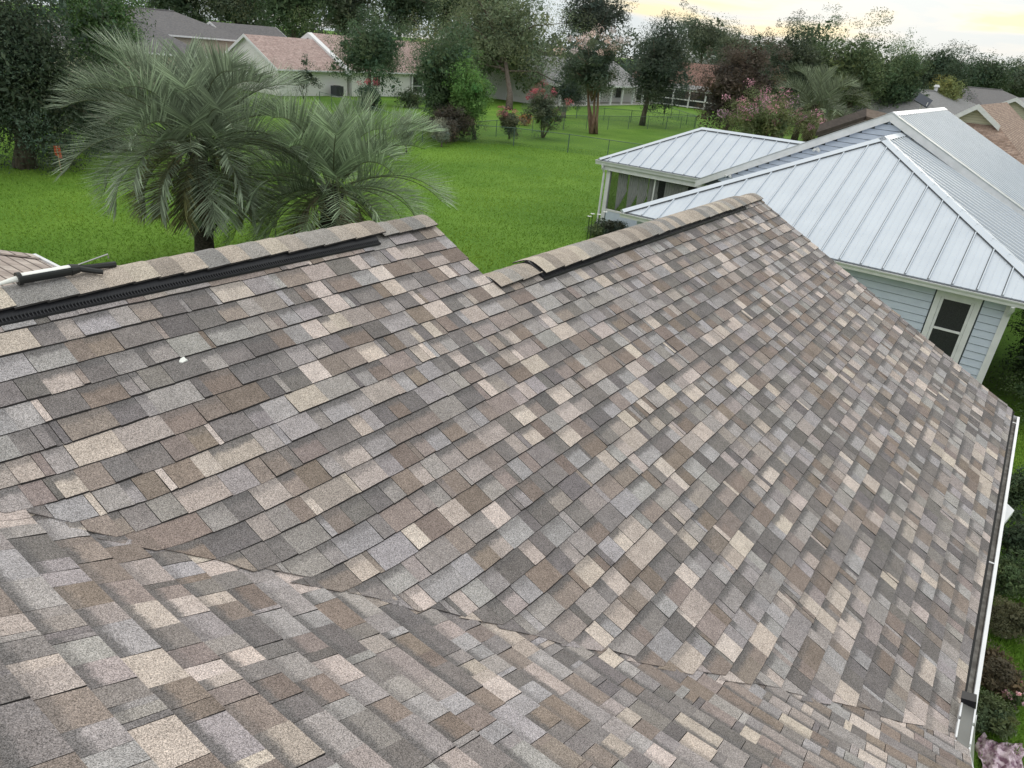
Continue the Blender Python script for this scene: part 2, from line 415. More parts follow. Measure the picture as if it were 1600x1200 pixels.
# ------------------------------------------------------------------ shingle tabs
PAL = [((0.435, 0.388, 0.352), 9), ((0.37, 0.329, 0.302), 7), ((0.200, 0.168, 0.147), 13), ((0.228, 0.197, 0.180), 12), ((0.268, 0.253, 0.250), 20),
       ((0.150, 0.142, 0.140), 16), ((0.288, 0.281, 0.281), 15), ((0.295, 0.266, 0.252), 8), ((0.188, 0.176, 0.172), 13)]
PALW = [w for c, w in PAL]
def tint(r, wts=(0.36, 0.34, 0.30)):
    c = r.choices(PAL, PALW)[0][0]; c = (c[0] * 1.025, c[1] * .985, c[2] * 1.0); k = r.uniform(0.84, 1.09)
    a = r.choices((0.0, 0.45, 0.85), wts)[0]
    if sum(c) > 1.1 and r.random() < 0.4: a = 0
    return (c[0] * k, c[1] * k * r.uniform(0.985, 1.015), c[2] * k * r.uniform(0.96, 1.04), a)
def clip(poly, fn):
    """keep where fn(p) >= 0"""
    out = []
    for k in range(len(poly)):
        p, q = poly[k], poly[(k + 1) % len(poly)]
        a, c = fn(p), fn(q)
        if a >= 0: out.append(p)
        if (a >= 0) != (c >= 0):
            t = a / (a - c); out.append((p[0] + (q[0] - p[0]) * t, p[1] + (q[1] - p[1]) * t))
    return out
def make_tab(slope, u0, u1, v0, v1, tbutt, limits, col4, near, vtop, lift=0.0, wob=(0, 0)):
    if slope == 'S' and v0 < 0.1: limits = limits + [lambda p: (YE + p[1] * CP) + .748]
    """slope 'S': u = X, v = slope distance above eave (Y).  slope 'F': u = Y, v = slope distance above its foot (X)."""
    nu = max(1, int(math.ceil((u1 - u0) / 0.045))) if near else 1
    nv = 3 if near else 1
    cells = []
    for i in range(nu):
        for j in range(nv):
            a0 = u0 + (u1 - u0) * i / nu; a1 = u0 + (u1 - u0) * (i + 1) / nu
            b0 = v0 + (v1 - v0) * j / nv; b1 = v0 + (v1 - v0) * (j + 1) / nv
            P = [(a0, b0), (a1, b0), (a1, b1), (a0, b1)]
            for fn in limits:
                P = clip(P, fn)
                if len(P) < 3: break
            if len(P) >= 3: cells.append(P)
    if not cells: return None
    area = sum(abs(sum(P[k][0] * P[(k + 1) % len(P)][1] - P[(k + 1) % len(P)][0] * P[k][1] for k in range(len(P)))) / 2 for P in cells)
    if area < 0.0006: return None
    b = MB(); idx = {}; ec = {}
    def vert(p):
        key = (round(p[0], 4), round(p[1], 4))
        if key in idx: return idx[key]
        u, v = p
        t = (v - v0) / (v1 - v0)
        off = (tbutt * (1 - t) + 0.0025 * t + lift) / CP
        if near and slope == 'S':
            off *= min(1.0, max(0.22, (u + YE + v * CP - CUT + .04) / 0.26))
        elif near:
            off -= 0.010 * min(1.0, max(0.0, (u + (VSUM - YE) - v * CP - CUT + .09) / 0.06))
        tt = (u - u0) / max(1e-6, u1 - u0)
        if t < 0.05: v = v + wob[0] * (1 - tt) + wob[1] * tt
        if slope == 'S': X, Y = u, YE + v * CP
        else: X, Y = (VSUM - YE) - v * CP, u
        i = len(b.v); b.v.append((X, Y, zroof(X, Y) + off)); idx[key] = i; return i
    flip = slope == 'F'
    uvof = {}
    for P in cells:
        ids = []
        for p in P:
            i = vert(p); uvof[i] = (p[0], (p[1] - v0) / (vtop - v0))
            if not ids or (ids[-1] != i and ids[0] != i): ids.append(i)
        if len(ids) < 3: continue
        if flip: ids = ids[::-1]
        # orientation: F's u axis runs the other way round
        b.f.append(tuple(ids)); b.m.append(0); b.c.append(col4); b.uv.append([uvof[i] for i in ids])
        for k in range(len(ids)):
            e = (ids[k], ids[(k + 1) % len(ids)]); ec[e] = ec.get(e, 0) + 1
    low = {}
    def lowv(i):
        if i not in low:
            x, y, z = b.v[i]; low[i] = len(b.v); b.v.append((x, y, zroof(x, y) - (0.012 if slope == 'F' else 0.004 if not near else 0.0005)))
        return low[i]
    for (i, j) in list(ec):
        if (j, i) not in ec:
            oncut = slope == 'S' and near and abs(b.v[i][0] + b.v[i][1] - CUT) < .13 and abs(b.v[j][0] + b.v[j][1] - CUT) < .13
            b.f.append((i, lowv(i), lowv(j), j)); b.m.append(0 if oncut else 1); b.c.append((col4[0], col4[1], col4[2], 0)); b.uv.append([(0, 0)] * 4)
    return b
def widths(r):
    k = r.random()
    if k < 0.18: return r.uniform(0.026, 0.062)
    if k < 0.66: return r.uniform(0.08, 0.145)
    return r.uniform(0.145, 0.235)
tabs = []       # (screen area, slope, MB)
def add_tab(sl, mbt):
    if mbt is None: return
    pts = [proj(mbt.v[i]) for i in mbt.f[0]]
    allp = [proj(p) for p in mbt.v]
    ok = all(q[2] > 0.2 for q in allp)
    a = 0
    if ok:
        cx = sum(q[0] for q in allp) / len(allp); cy = sum(q[1] for q in allp) / len(allp)
        for f, m in zip(mbt.f, mbt.m):
            if m: continue
            P = [proj(mbt.v[i]) for i in f]
            a += abs(sum(P[k][0] * P[(k + 1) % len(P)][1] - P[(k + 1) % len(P)][0] * P[k][1] for k in range(len(P)))) / 2
        if not (20 < cx < 1580 and 0 < cy < 1180): a *= 0.02
    tabs.append((a, sl, mbt))
# main slope
ncourse = int((YR1 - YE) / CP / EXPO) + 2
for i in range(ncourse):
    r = random.Random(1000 + i)
    v0 = i * EXPO - 0.03; vt = v0 + EXPO; v1 = vt + 0.016
    ym = YE + (v0 + 0.5 * EXPO) * CP
    upper = YE + v0 * CP > YR2 - 0.03
    xmax = (XSTEP if upper else XRAKE) + r.uniform(-0.012, 0.012)
    yr = YR1 if upper else None
    cutj = CUT + r.uniform(-0.045, 0.045); cuts = r.uniform(-0.25, 0.25)
    u = CUT - (YE + v1 * CP) - 0.12 - r.uniform(0, 0.3)
    if i == 0: u = 3.9
    while u < xmax:
        w = widths(r); u2 = u + w
        if xmax - u2 < 0.06: u2 = xmax
        if not upper and YE + v1 * CP > YR2 - .01 and u < XSTEP - .004 < u2: u2 = XSTEP
        raised = r.random() < 0.5
        gap = 0.0028 if r.random() < 0.6 else 0.0006
        tb = 0.0083 + (0.0040 if raised else 0.0) + r.uniform(-0.001, 0.0015)
        s0 = u + YE + v0 * CP; s1 = u2 + YE + v1 * CP
        near = s0 < VSUM + 0.42
        lims = []
        if s0 < CUT + 0.12:
            lims.append(lambda p, c=cutj, k=cuts, vm=v0 + .07: p[0] + (YE + p[1] * CP) - c - k * (p[1] - vm))
        lims.append(lambda p, c=u2 - gap, d=xmax: min(c, d) - p[0])
        lims.append(lambda p: (YR1 - 0.005 if p[0] < XSTEP + .02 else YR1) - (YE + p[1] * CP))
        if not upper:
            # courses that reach the lower ridge stop there beyond the step
            if YE + v1 * CP > YR2 and u2 > XSTEP + .001:
                lims.append(lambda p: YR2 - 0.004 - (YE + p[1] * CP))
        tj = r.choice((0, 0, 0, 1)) * 0.006
        wob = (r.uniform(-.003, .003), r.uniform(-.003, .003))
        add_tab('S', make_tab('S', u, u2, v0, v1, tb, lims, tint(r), near, vt, 0.0025 if s0 < CUT + 0.5 else 0.0, wob))
        u = u2
# slope under the photographer
ncf = int((VSUM - YE - XF) / CP / EXPO) + 1
for i in range(ncf):
    r = random.Random(5000 + i)
    v0 = i * EXPO; vt = v0 + EXPO; v1 = vt + 0.016
    xlow = (VSUM - YE) - v0 * CP
    if xlow < XF: break
    u = YE - 0.02
    umax = CUT + 0.10 - (xlow - EXPO * CP)
    while u < umax:
        w = widths(r) * 0.9; u2 = u + w
        raised = r.random() < 0.5
        gap = 0.0028 if r.random() < 0.6 else 0.0006
        tb = 0.0075 + (0.004 if raised else 0.0) + r.uniform(-0.001, 0.001)
        near = u2 + xlow > VSUM - 0.42
        lims = [lambda p, c=u2 - gap: c - p[0], lambda p: (VSUM - YE) - p[1] * CP - XF]
        if u2 + xlow > CUT:
            lims.append(lambda p: CUT + 0.10 - (p[0] + (VSUM - YE) - p[1] * CP))
        add_tab('F', make_tab('F', u, u2, v0, v1, tb, lims, tint(r, (.22, .33, .45)), near, vt, -0.001))
        u = u2
tabs.sort(key=lambda t: -t[0])
par = {'S': slope_S, 'F': slope_F}
rest = {'S': MB(), 'F': MB()}
for k, (a, sl, tmb) in enumerate(tabs):
    if k < 300:
        tmb.build('shingle', [SHM, EDGE], par[sl], attrs=True)
    else:
        R_ = rest[sl]; o = len(R_.v)
        R_.v += tmb.v; R_.f += [tuple(i + o for i in f) for f in tmb.f]; R_.m += tmb.m; R_.c += tmb.c; R_.uv += tmb.uv
for sl in 'SF':
    tag(rest[sl].build('shingles', [SHM, EDGE], par[sl], attrs=True), kind='stuff')

# ------------------------------------------------------------------ ridge vents and ridge caps
def cap_profile(yr, zr, hw, lift, rise=0.0):
    pts = []
    for k in range(-5, 6):
        y = hw * k / 5
        pts.append((yr + y, zr + lift + rise - TP * (math.sqrt(y * y + 0.075 ** 2) - 0.075)))
    return pts
CAPC = [((0.35, 0.30, 0.262), 5), ((0.30, 0.262, 0.235), 5), ((0.262, 0.243, 0.232), 5), ((0.24, 0.207, 0.185), 5), ((0.40, 0.35, 0.30), 3), ((0.21, 0.20, 0.197), 2)]
def ridge_caps(yr, zr, x0, x1, vent0, vent1, seed, hwv=.152):
    r = random.Random(seed); x = x0
    while x < x1 - 0.03:
        L = min(EXPO, x1 - x)
        on = vent0 - 0.02 < x < vent1
        lift = 0.042 if on else 0.014
        hw = hwv if on else 0.145
        hw += r.uniform(-.005, .005)
        b = MB(); c = r.choices([q[0] for q in CAPC], [q[1] for q in CAPC])[0]; k = r.uniform(.9, 1.1)
        c = (c[0] * k, c[1] * k, c[2] * k, 0.0)
        x -= 0.012; xe = x + L + 0.012
        A = cap_profile(yr, zr, hw, lift, -0.0015); B = cap_profile(yr, zr, hw, lift, 0.0035 + r.uniform(0, .002))
        n = len(A)
        for q in range(n - 1):
            b.face([(x, *A[q]), (xe, *B[q]), (xe, *B[q + 1]), (x, *A[q + 1])], 0, c, [(0, 0)] * 4)
            b.face([(x, A[q + 1][0], A[q + 1][1] - .011), (x, A[q][0], A[q][1] - .011), (x, *A[q]), (x, *A[q + 1])], 1)
        for q in (0, n - 1):
            P = [(x, *A[q]), (x, A[q][0], A[q][1] - .011), (xe, B[q][0], B[q][1] - .008), (xe, *B[q])]
            b.face(P if q == 0 else P[::-1], 1)
        b.build('ridge_cap', [SHM, EDGE], house, attrs=True, smooth=False)
        x += L + 0.012
def ridge_vent(yr, zr, x0, x1):
    b = MB()
    prof_o = [(-.162, -0.004), (-.162, 0.022), (-.13, 0.034), (0, .040), (.13, 0.034), (.162, 0.022), (.162, -0.004)]
    def zz(y, h): return zr - TP * (math.sqrt(y * y + .03 ** 2) - .03) + h
    P = [(yr + y, zz(y, h)) for y, h in prof_o]
    for q in range(len(P) - 1):
        b.face([(x0, *P[q]), (x1, *P[q]), (x1, *P[q + 1]), (x0, *P[q + 1])])
    b.face([(x0, *p) for p in P]); b.face([(x1, *p) for p in P][::-1])
    o = b.build('ridge_vent', VENTB, house)
    # flange along the bottom edge and louvre fins
    b = MB()
    y0 = yr - .186
    b.hexa([(x0, y0, zz(-.186, .004)), (x1, y0, zz(-.186, .004)), (x1, yr - .16, zz(-.16, .004)), (x0, yr - .16, zz(-.16, .004)),
            (x0, y0, zz(-.186, .018)), (x1, y0, zz(-.186, .018)), (x1, yr - .16, zz(-.16, .012)), (x0, yr - .16, zz(-.16, .012))])
    b.build('vent_flange', VENTB, o)
    b = MB(); x = x0 + .01
    while x < x1 - .01:
        b.hexa([(x, yr - .184, zz(-.184, .0135)), (x + .005, yr - .184, zz(-.184, .0135)), (x + .005, yr - .159, zz(-.159, .010)), (x, yr - .159, zz(-.159, .010)),
                (x, yr - .182, zz(-.182, .021)), (x + .005, yr - .182, zz(-.182, .021)), (x + .005, yr - .159, zz(-.159, .026)), (x, yr - .159, zz(-.159, .026))])
        x += .0165
    tag(b.build('vent_louvre', mat('vent_fin', (0.020, 0.020, 0.024), 0.5), o), kind='stuff')
ridge_vent(YR1, zr1, -0.6, 3.50)
ridge_vent(YR2, zr2, 4.72, 9.63)
ridge_caps(YR1, zr1, -0.7, 4.17, -0.6, 3.50, 3)
ridge_caps(YR2, zr2, 4.19, 10.42, 4.72, 9.63, 4, .176)
# caps of the ridge under the photographer
# ------------------------------------------------------------------ eave: drip edge, gutter, hangers
b = MB(); zg = 2.635
gx0, gx1 = 4.00, XRAKE - 0.02
yo, yi = -0.835, -0.735
pts = [(yi, zg), (yi, zg - .11), (yo + .03, zg - .125), (yo + .01, zg - .05), (yo, zg - .012)]
for q in range(len(pts) - 1):
    (y, z), (y2, z2) = pts[q], pts[q + 1]
    b.face([(gx0, y, z), (gx1, y, z), (gx1, y2, z2), (gx0, y2, z2)], 0)
gut = b.build('gutter', WHITE, house)
b = MB()
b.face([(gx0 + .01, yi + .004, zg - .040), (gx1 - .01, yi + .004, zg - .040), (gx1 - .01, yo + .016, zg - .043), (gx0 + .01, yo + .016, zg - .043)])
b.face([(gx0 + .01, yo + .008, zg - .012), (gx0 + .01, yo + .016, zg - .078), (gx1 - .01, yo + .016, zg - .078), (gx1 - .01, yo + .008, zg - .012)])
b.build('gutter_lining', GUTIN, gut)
b = MB(); b.box((gx0, yo - .014, zg - .016), (gx1, yo + .012, zg + .004)); b.build('gutter_lip', WHITE, gut)
b = MB(); b.hexa([(gx1, yo, zg - .125), (gx1 + .004, yo, zg - .125), (gx1 + .004, yi, zg - .11), (gx1, yi, zg - .11), (gx1, yo - .004, zg), (gx1 + .004, yo - .004, zg), (gx1 + .004, yi, zg + .005), (gx1, yi, zg + .005)])
b.build('gutter_end_cap', WHITE, gut)
for x in (10.15, 6.6):
    b = MB(); b.box((x, yo + .009, zg - .006), (x + .018, yi + .002, zg - .002)); b.build('gutter_strap', WHITE, gut)
b = MB(); b.box((VSUM - YE - .2, -.730, 2.40), (XRAKE - .02, -.705, 2.60)); b.build('fascia', WHITE, house)
b = MB(); b.bar((XRAKE - .005, YE, zS(YE) - .01), (XRAKE - .005, YR2, zr2 - .01), .012, .02); b.build('rake_drip_edge', EDGE, house)
b = MB(); b.bar((XSTEP + .10, YB + .05, 2.69), (XRAKE, YB + .05, 2.69), .10, .10); b.build('gutter', WHITE, house)
b = MB()
elb = [(8.0, -.80, 2.52), (8.0, -.84, 2.46), (8.02, -.93, 2.42), (8.05, -1.0, 2.36)]
b.hexa([(7.78, -.80, 2.40), (8.25, -.80, 2.40), (8.25, -.80, 2.50), (7.78, -.80, 2.50), (7.86, -.90, 2.34), (8.16, -.965, 2.38), (8.16, -.965, 2.44), (7.86, -.90, 2.40)])
b.build('downspout_elbow', WHITE, house)
# rake of the slope under the photographer
b = MB(); b.bar((XF, YE - .035, zF(XF) - .03), (VSUM - YE - .1, YE - .035, zF(VSUM - YE - .1) - .03), .02, .05); b.build('rake_drip_edge', WHITE, house)

# rear wing (its eave shows beyond the ridge at the far left)
ew0 = G(105, 428, 2.62); ew1 = G(52, 400, 2.62)
xe = (ew0.x + ew1.x) / 2; ye = ew1.y
tw = 0.36
slab('rear_wing_slope', [(xe, 6.2, 2.62), (xe, ye, 2.62), (xe - 5.5, ye, 2.62 + 5.5 * tw * .9), (xe - 5.5, 6.2, 2.62 + 5.5 * tw * .9)], 0.1, OWNFARY, house, WHITE)
b = MB(); b.bar((xe + .03, 6.2, 2.60), (xe + .03, ye + .02, 2.60), .05, .10); b.build('drip_edge', WHITE, house)
b = MB(); b.box((xe - 6, 6.3, 0), (xe - .4, ye - .4, 2.45)); b.build('wall', STUCCO, house)
b = MB(); b.bar((xe - .02, ye - .16, 2.655), (xe - 5.5, ye - .16, 2.655 + 5.5 * tw * .9), .28, .025); b.build('rake_shingles', OWNFARY, house)

# ================================================================== NEIGHBOUR'S HOUSE (white metal roof)
nb = empty('house', (22.0, 4.0, 0.0), 'pale blue lap-sided house with white standing-seam metal roof beyond the shingle roof', 'house')
def metal_mat():
    m = mat('roof_metal_white', (0.62, 0.66, 0.69), 0.38, 0.0, 0.5); t = m.node_tree; p = t.nodes['Principled BSDF']
    g = N(t, 'ShaderNodeNewGeometry')
    n = N(t, 'ShaderNodeTexNoise'); n.inputs['Scale'].default_value = 1.3; n.inputs['Detail'].default_value = 6
    t.links.new(g.outputs['Position'], n.inputs['Vector'])
    r = N(t, 'ShaderNodeValToRGB'); r.color_ramp.elements[0].position = 0.3; r.color_ramp.elements[1].position = 0.7
    r.color_ramp.elements[0].color = (0.465, 0.505, 0.575, 1); r.color_ramp.elements[1].color = (0.52, 0.56, 0.63, 1)
    t.links.new(n.outputs['Fac'], r.inputs['Fac']); t.links.new(r.outputs[0], p.inputs['Base Color'])
    return m
METAL = metal_mat()
METALG = noisy('galvanised_trim', (0.36, 0.38, 0.39), (0.46, 0.48, 0.49), 3, 0.45)
SEAM_SHADE = mat('sealant_and_shade', (0.10, 0.105, 0.115), 0.7)  # dark seam colour, also painted beside the broad ribs as their shade
SIDING = noisy('blue_siding', (0.47, 0.52, 0.63), (0.52, 0.57, 0.68), 4, 0.6, stretch=(1, 1, 3))
SIDEBACK = mat('siding_shadow_gap', (.10, .115, .13), .9)  # backing coloured dark to paint the shade lines between lap boards
def poly_clip_strip(poly, a, c):
    P = clip(poly, lambda p: p[0] - a)
    if len(P) >= 3: P = clip(P, lambda p: c - p[0])
    return P if len(P) >= 3 else None
def metal_face(parent, O, U, V, poly, pitch=0.456, start=0.0, rib=0.038, ribw=0.032):
    """standing-seam pans: every pan is one piece carrying the rib on its edge"""
    O = Vector(O); U = Vector(U).normalized(); V = Vector(V).normalized(); Nn = U.cross(V).normalized()
    if Nn.z < 0: Nn = -Nn
    umin = min(p[0] for p in poly); umax = max(p[0] for p in poly)
    k = math.floor((umin - start) / pitch); slope = None
    p0 = None
    while start + k * pitch < umax:
        a = start + k * pitch; c = a + pitch; k += 1
        P = poly_clip_strip(poly, a, c - 0.0015)
        if not P: continue
        b = MB()
        top = [O + U * p[0] + V * p[1] for p in P]
        nrm = (top[1] - top[0]).cross(top[2] - top[0])
        if nrm.dot(Nn) < 0: top = top[::-1]
        b.face(top, 0)
        n = len(top)
        for q in range(n):
            A_, B_ = top[q], top[(q + 1) % n]
            b.face([A_, A_ - Nn * .03, B_ - Nn * .03, B_], 0)
        # rib along the pan's edge u = a, plus two low stiffening beads
        for uu, hh, ww in ((a, rib, ribw), (a + pitch * .34, .004, .02), (a + pitch * .67, .004, .02)):
            L = clip(clip(poly, lambda p: p[0] - uu - 1e-4), lambda p: uu + ww - p[0])
            if len(L) < 3: continue
            v0 = max(min(p[1] for p in L), 0) + .002; v1 = max(p[1] for p in L) - .02
            if v1 - v0 < .05: continue
            q0, q1 = O + U * (uu + ww / 2) + V * v0, O + U * (uu + ww / 2) + V * v1
            b.hexa([q0 - U * ww / 2, q0 + U * ww / 2, q1 + U * ww / 2, q1 - U * ww / 2,
                    q0 - U * ww * .36 + Nn * hh, q0 + U * ww * .36 + Nn * hh, q1 + U * ww * .36 + Nn * hh, q1 - U * ww * .36 + Nn * hh], 0)
            if hh > .02:   # sealant line at the rib's foot, widened on broad ribs to paint their shade
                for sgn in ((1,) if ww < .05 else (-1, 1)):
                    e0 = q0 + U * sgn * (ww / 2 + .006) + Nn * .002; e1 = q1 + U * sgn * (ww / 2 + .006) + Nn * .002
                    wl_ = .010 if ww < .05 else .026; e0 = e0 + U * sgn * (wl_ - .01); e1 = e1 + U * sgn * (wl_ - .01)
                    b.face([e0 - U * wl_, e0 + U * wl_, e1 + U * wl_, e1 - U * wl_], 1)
        b.build('roof_panel', [METAL, SEAM_SHADE], parent)
# --- front hip roof
nzE = 2.65; nyc = 3.60; nhw = 4.95; nx0 = 16.92
npk = (nx0 + nhw, nyc, 4.965); ntp = (npk[2] - nzE) / nhw
nln = math.hypot(nhw, npk[2] - nzE)
hip = slab('hip_roof_deck', [(nx0 + .02, nyc - nhw + .04, nzE - .035), (npk[0], npk[1], npk[2] - .035), (nx0 + .02, nyc + nhw - .04, nzE - .035)], .1, WHITE, nb)
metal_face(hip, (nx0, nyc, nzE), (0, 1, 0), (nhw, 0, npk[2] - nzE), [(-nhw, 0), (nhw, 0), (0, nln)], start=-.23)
xg = 24.55                       # tall gable wall
slab('hip_roof_deck', [(nx0 + .04, nyc - nhw + .02, nzE - .035), (xg + 9, nyc - nhw + .02, nzE - .035), (xg + 9, nyc, npk[2] - .037), (npk[0], nyc, npk[2] - .037)], .1, WHITE, nb)
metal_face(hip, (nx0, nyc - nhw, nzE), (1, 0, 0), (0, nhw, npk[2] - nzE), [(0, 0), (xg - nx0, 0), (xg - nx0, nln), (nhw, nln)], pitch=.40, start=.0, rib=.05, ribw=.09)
slab('hip_roof_slope', [(nx0 + .04, nyc + nhw - .02, nzE - .03), (npk[0], nyc, npk[2] - .034), (xg, nyc, npk[2] - .034), (xg, nyc + nhw - .02, nzE - .03)], .1, METAL, nb)
def cap_strip(name, a, b_, w, parent, nl, nr, m=METAL, lift=.05):
    """bent ridge or hip flashing: two flat wings; nl, nr point down the two slopes"""
    a = Vector(a) + Vector((0, 0, lift)); b_ = Vector(b_) + Vector((0, 0, lift)); nl = Vector(nl).normalized(); nr = Vector(nr).normalized()
    b = MB()
    for d, sg in ((nl, 1), (nr, -1)):
        P = [a, b_, b_ + d * w, a + d * w]
        b.face(P if sg > 0 else P[::-1], 0)
        dn = Vector((0, 0, -.03))
        Q = [a + d * w, b_ + d * w, b_ + d * w + dn, a + d * w + dn]
        b.face(Q if sg > 0 else Q[::-1], 1)
    b.face([a, a + nl * w, a + nl * w + Vector((0, 0, -.03)), a + nr * w + Vector((0, 0, -.03)), a + nr * w], 0)
    return b.build(name, [m, SEAM_SHADE], parent)
fn = Vector((-1, 0, -ntp)); sn = Vector((0, -1, -ntp)); ln_ = Vector((0, 1, -ntp))
hv = Vector((1, 1, 0))
# wings perpendicular to the hip, lying in each slope
def wing(n, axis):    # direction inside the slope with downhill n, perpendicular to the hip axis
    n = Vector(n).normalized(); axis = Vector(axis).normalized()
    return n - axis * n.dot(axis)
axR = Vector(npk) - Vector((nx0, nyc - nhw, nzE)); axL = Vector(npk) - Vector((nx0, nyc + nhw, nzE))
cap_strip('hip_cap', (nx0, nyc - nhw, nzE), npk, .17, hip, wing(sn, axR) , wing(fn, axR))
cap_strip('hip_cap', (nx0, nyc + nhw, nzE), npk, .17, hip, wing(fn, axL), wing(ln_, axL))
cap_strip('ridge_cap', npk, (xg - .02, nyc, npk[2]), .17, hip, ln_, sn, lift=.056)
# eave gutter, fascia, soffit of the front hip
def gutter(parent, a, b_, out, h=.12, w=.11, name='gutter'):
    a = Vector(a); b_ = Vector(b_); out = Vector(out); zv = Vector((0, 0, 1)); b = MB()
    prof = [(0.0, 0.0), (w, 0.0), (w, -.02), (w * .72, -h * .55), (w * .6, -h), (0.0, -h)]
    A_ = [a + out * p[0] + zv * p[1] for p in prof]; B_ = [b_ + out * p[0] + zv * p[1] for p in prof]
    n = len(prof)
    for q in range(n):
        b.face([A_[q], B_[q], B_[(q + 1) % n], A_[(q + 1) % n]], 1 if q == 0 else 0)
    b.face(A_[::-1]); b.face(B_)
    o = b.build(name, [WHITE, SEAM_SHADE], parent)
    b = MB(); b.bar(a + out * w, b_ + out * w, .012, .014); b.build('gutter_lip', WHITE, o)
    return o
gutter(nb, (nx0 + .01, nyc - nhw, nzE - .03), (nx0 + .01, nyc + nhw, nzE - .03), (-1, 0, 0))
gutter(nb, (nx0, nyc - nhw - .0, nzE - .034), (xg, nyc - nhw - .0, nzE - .034), (0, -1, 0))
wx = nx0 + .32; wy0 = -0.50; wy1 = nyc + nhw - .35
b = MB(); b.face([(nx0 + .02, nyc - nhw + .05, nzE - .16), (nx0 + .02, nyc + nhw - .05, nzE - .16), (wx + .1, nyc + nhw - .05, nzE - .16), (wx + .1, nyc - nhw + .05, nzE - .16)]); b.build('soffit', WHITE, nb)
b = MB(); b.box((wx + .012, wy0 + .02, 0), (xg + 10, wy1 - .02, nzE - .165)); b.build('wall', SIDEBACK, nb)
def siding_wall(parent, x, y0, y1, z0, z1, ztop_fn=None, step=.165, holes=()):
    """lap boards on a wall that faces -X, each board tilted out at its foot"""
    z = z0
    while z < z1:
        zt = min(z + step, z1)
        segs = [(y0, y1)]
        if ztop_fn:
            ya, yb_ = ztop_fn(z + .5 * step); segs = [(max(y0, ya), min(y1, yb_))]
        for (h0, h1, hz0, hz1) in holes:
            if z + step * .5 > hz0 and z + step * .5 < hz1:
                ns = []
                for s0, s1 in segs:
                    if h0 > s0: ns.append((s0, min(s1, h0)))
                    if h1 < s1: ns.append((max(s0, h1), s1))
                segs = ns
        for s0, s1 in segs:
            if s1 - s0 < .05: continue
            b = MB()
            b.hexa([(x - .026, s0, z + .02), (x + .02, s0, z + .02), (x + .02, s1, z + .02), (x - .026, s1, z + .02), (x - .006, s0, zt + .006), (x + .02, s0, zt + .006), (x + .02, s1, zt + .006), (x - .006, s1, zt + .006)])
            b.build('siding_board', SIDING, parent)
        z += step
siding_wall(nb, wx, wy0, wy1, .12, nzE - .17, holes=((-.0, 0.92, .6, 2.52),))
# window in that wall
wy_a, wy_b, wz_a, wz_b = 0.03, 0.89, 0.72, 2.44
SCREEN = noisy('window_screen', (0.012, 0.013, 0.018), (0.03, 0.031, 0.036), 60, 0.35, spec=.5)
win = MB()
for y0, y1, z0, z1 in ((wy_a, wy_a + .11, wz_a, wz_b), (wy_b - .11, wy_b, wz_a, wz_b), (wy_a + .11, wy_b - .11, wz_b - .13, wz_b), (wy_a + .11, wy_b - .11, wz_a, wz_a + .11)):
    win.box((wx - .05, y0, z0), (wx + .0, y1, z1))
winf = win.build('window', WHITE, nb)
b = MB(); b.box((wx - .012, wy_a + .17, wz_a + .17), (wx - .004, wy_b - .17, (wz_a + wz_b) / 2 - .0)); b.build('pane', SCREEN, winf)
b = MB(); b.box((wx - .012, wy_a + .17, (wz_a + wz_b) / 2 + .05), (wx - .004, wy_b - .17, wz_b - .18)); b.build('pane', SCREEN, winf)
b = MB()
for y0, y1, z0, z1 in ((wy_a + .113, wy_a + .17, wz_a + .113, wz_b - .133), (wy_b - .17, wy_b - .113, wz_a + .113, wz_b - .133), (wy_a + .173, wy_b - .173, wz_b - .18, wz_b - .133), (wy_a + .173, wy_b - .173, wz_a + .113, wz_a + .17), (wy_a + .173, wy_b - .173, (wz_a + wz_b) / 2, (wz_a + wz_b) / 2 + .05)):
    b.box((wx - .03, y0, z0), (wx - .002, y1, z1))
b.build('sash', WHITE, winf)
b = MB(); b.box((wx - .045, wy0 - .03, 0), (wx + .06, wy0 + .10, nzE - .17)); b.build('corner_board', WHITE, nb)
b = MB(); b.tube([(nx0 - .04, wy0 - .0, nzE - .15), (nx0 + .05, wy0 - .01, nzE - .26), (wx - .10, wy0 + .02, nzE - .40)], .042, 10); b.build('downspout', WHITE, nb)
# --- tall gable behind
gyc, gzr, gsl, gxo = 4.0, 5.50, 0.515, 24.44     # ridge y, ridge z, slope, rake overhang plane
gx1 = 36.0; ghw = 5.62; gze = gzr - gsl * ghw
gl = math.hypot(ghw, gsl * ghw)
gdk = slab('gable_roof_deck', [(gxo + .02, gyc - ghw, gze - .035), (gx1, gyc - ghw, gze - .035), (gx1, gyc, gzr - .035), (gxo + .02, gyc, gzr - .035)], .1, WHITE, nb)
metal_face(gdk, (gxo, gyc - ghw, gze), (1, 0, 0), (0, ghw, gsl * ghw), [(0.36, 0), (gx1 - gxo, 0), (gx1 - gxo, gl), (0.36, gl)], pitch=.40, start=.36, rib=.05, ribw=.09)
slab('gable_roof_slope', [(gxo + .02, gyc, gzr - .03), (gx1, gyc, gzr - .03), (gx1, gyc + ghw, gze - .03), (gxo + .02, gyc + ghw, gze - .03)], .1, METAL, nb)
cap_strip('ridge_cap', (gxo + .05, gyc, gzr), (gx1 + .02, gyc, gzr), .19, gdk, (0, 1, -gsl), (0, -1, -gsl), lift=.05)
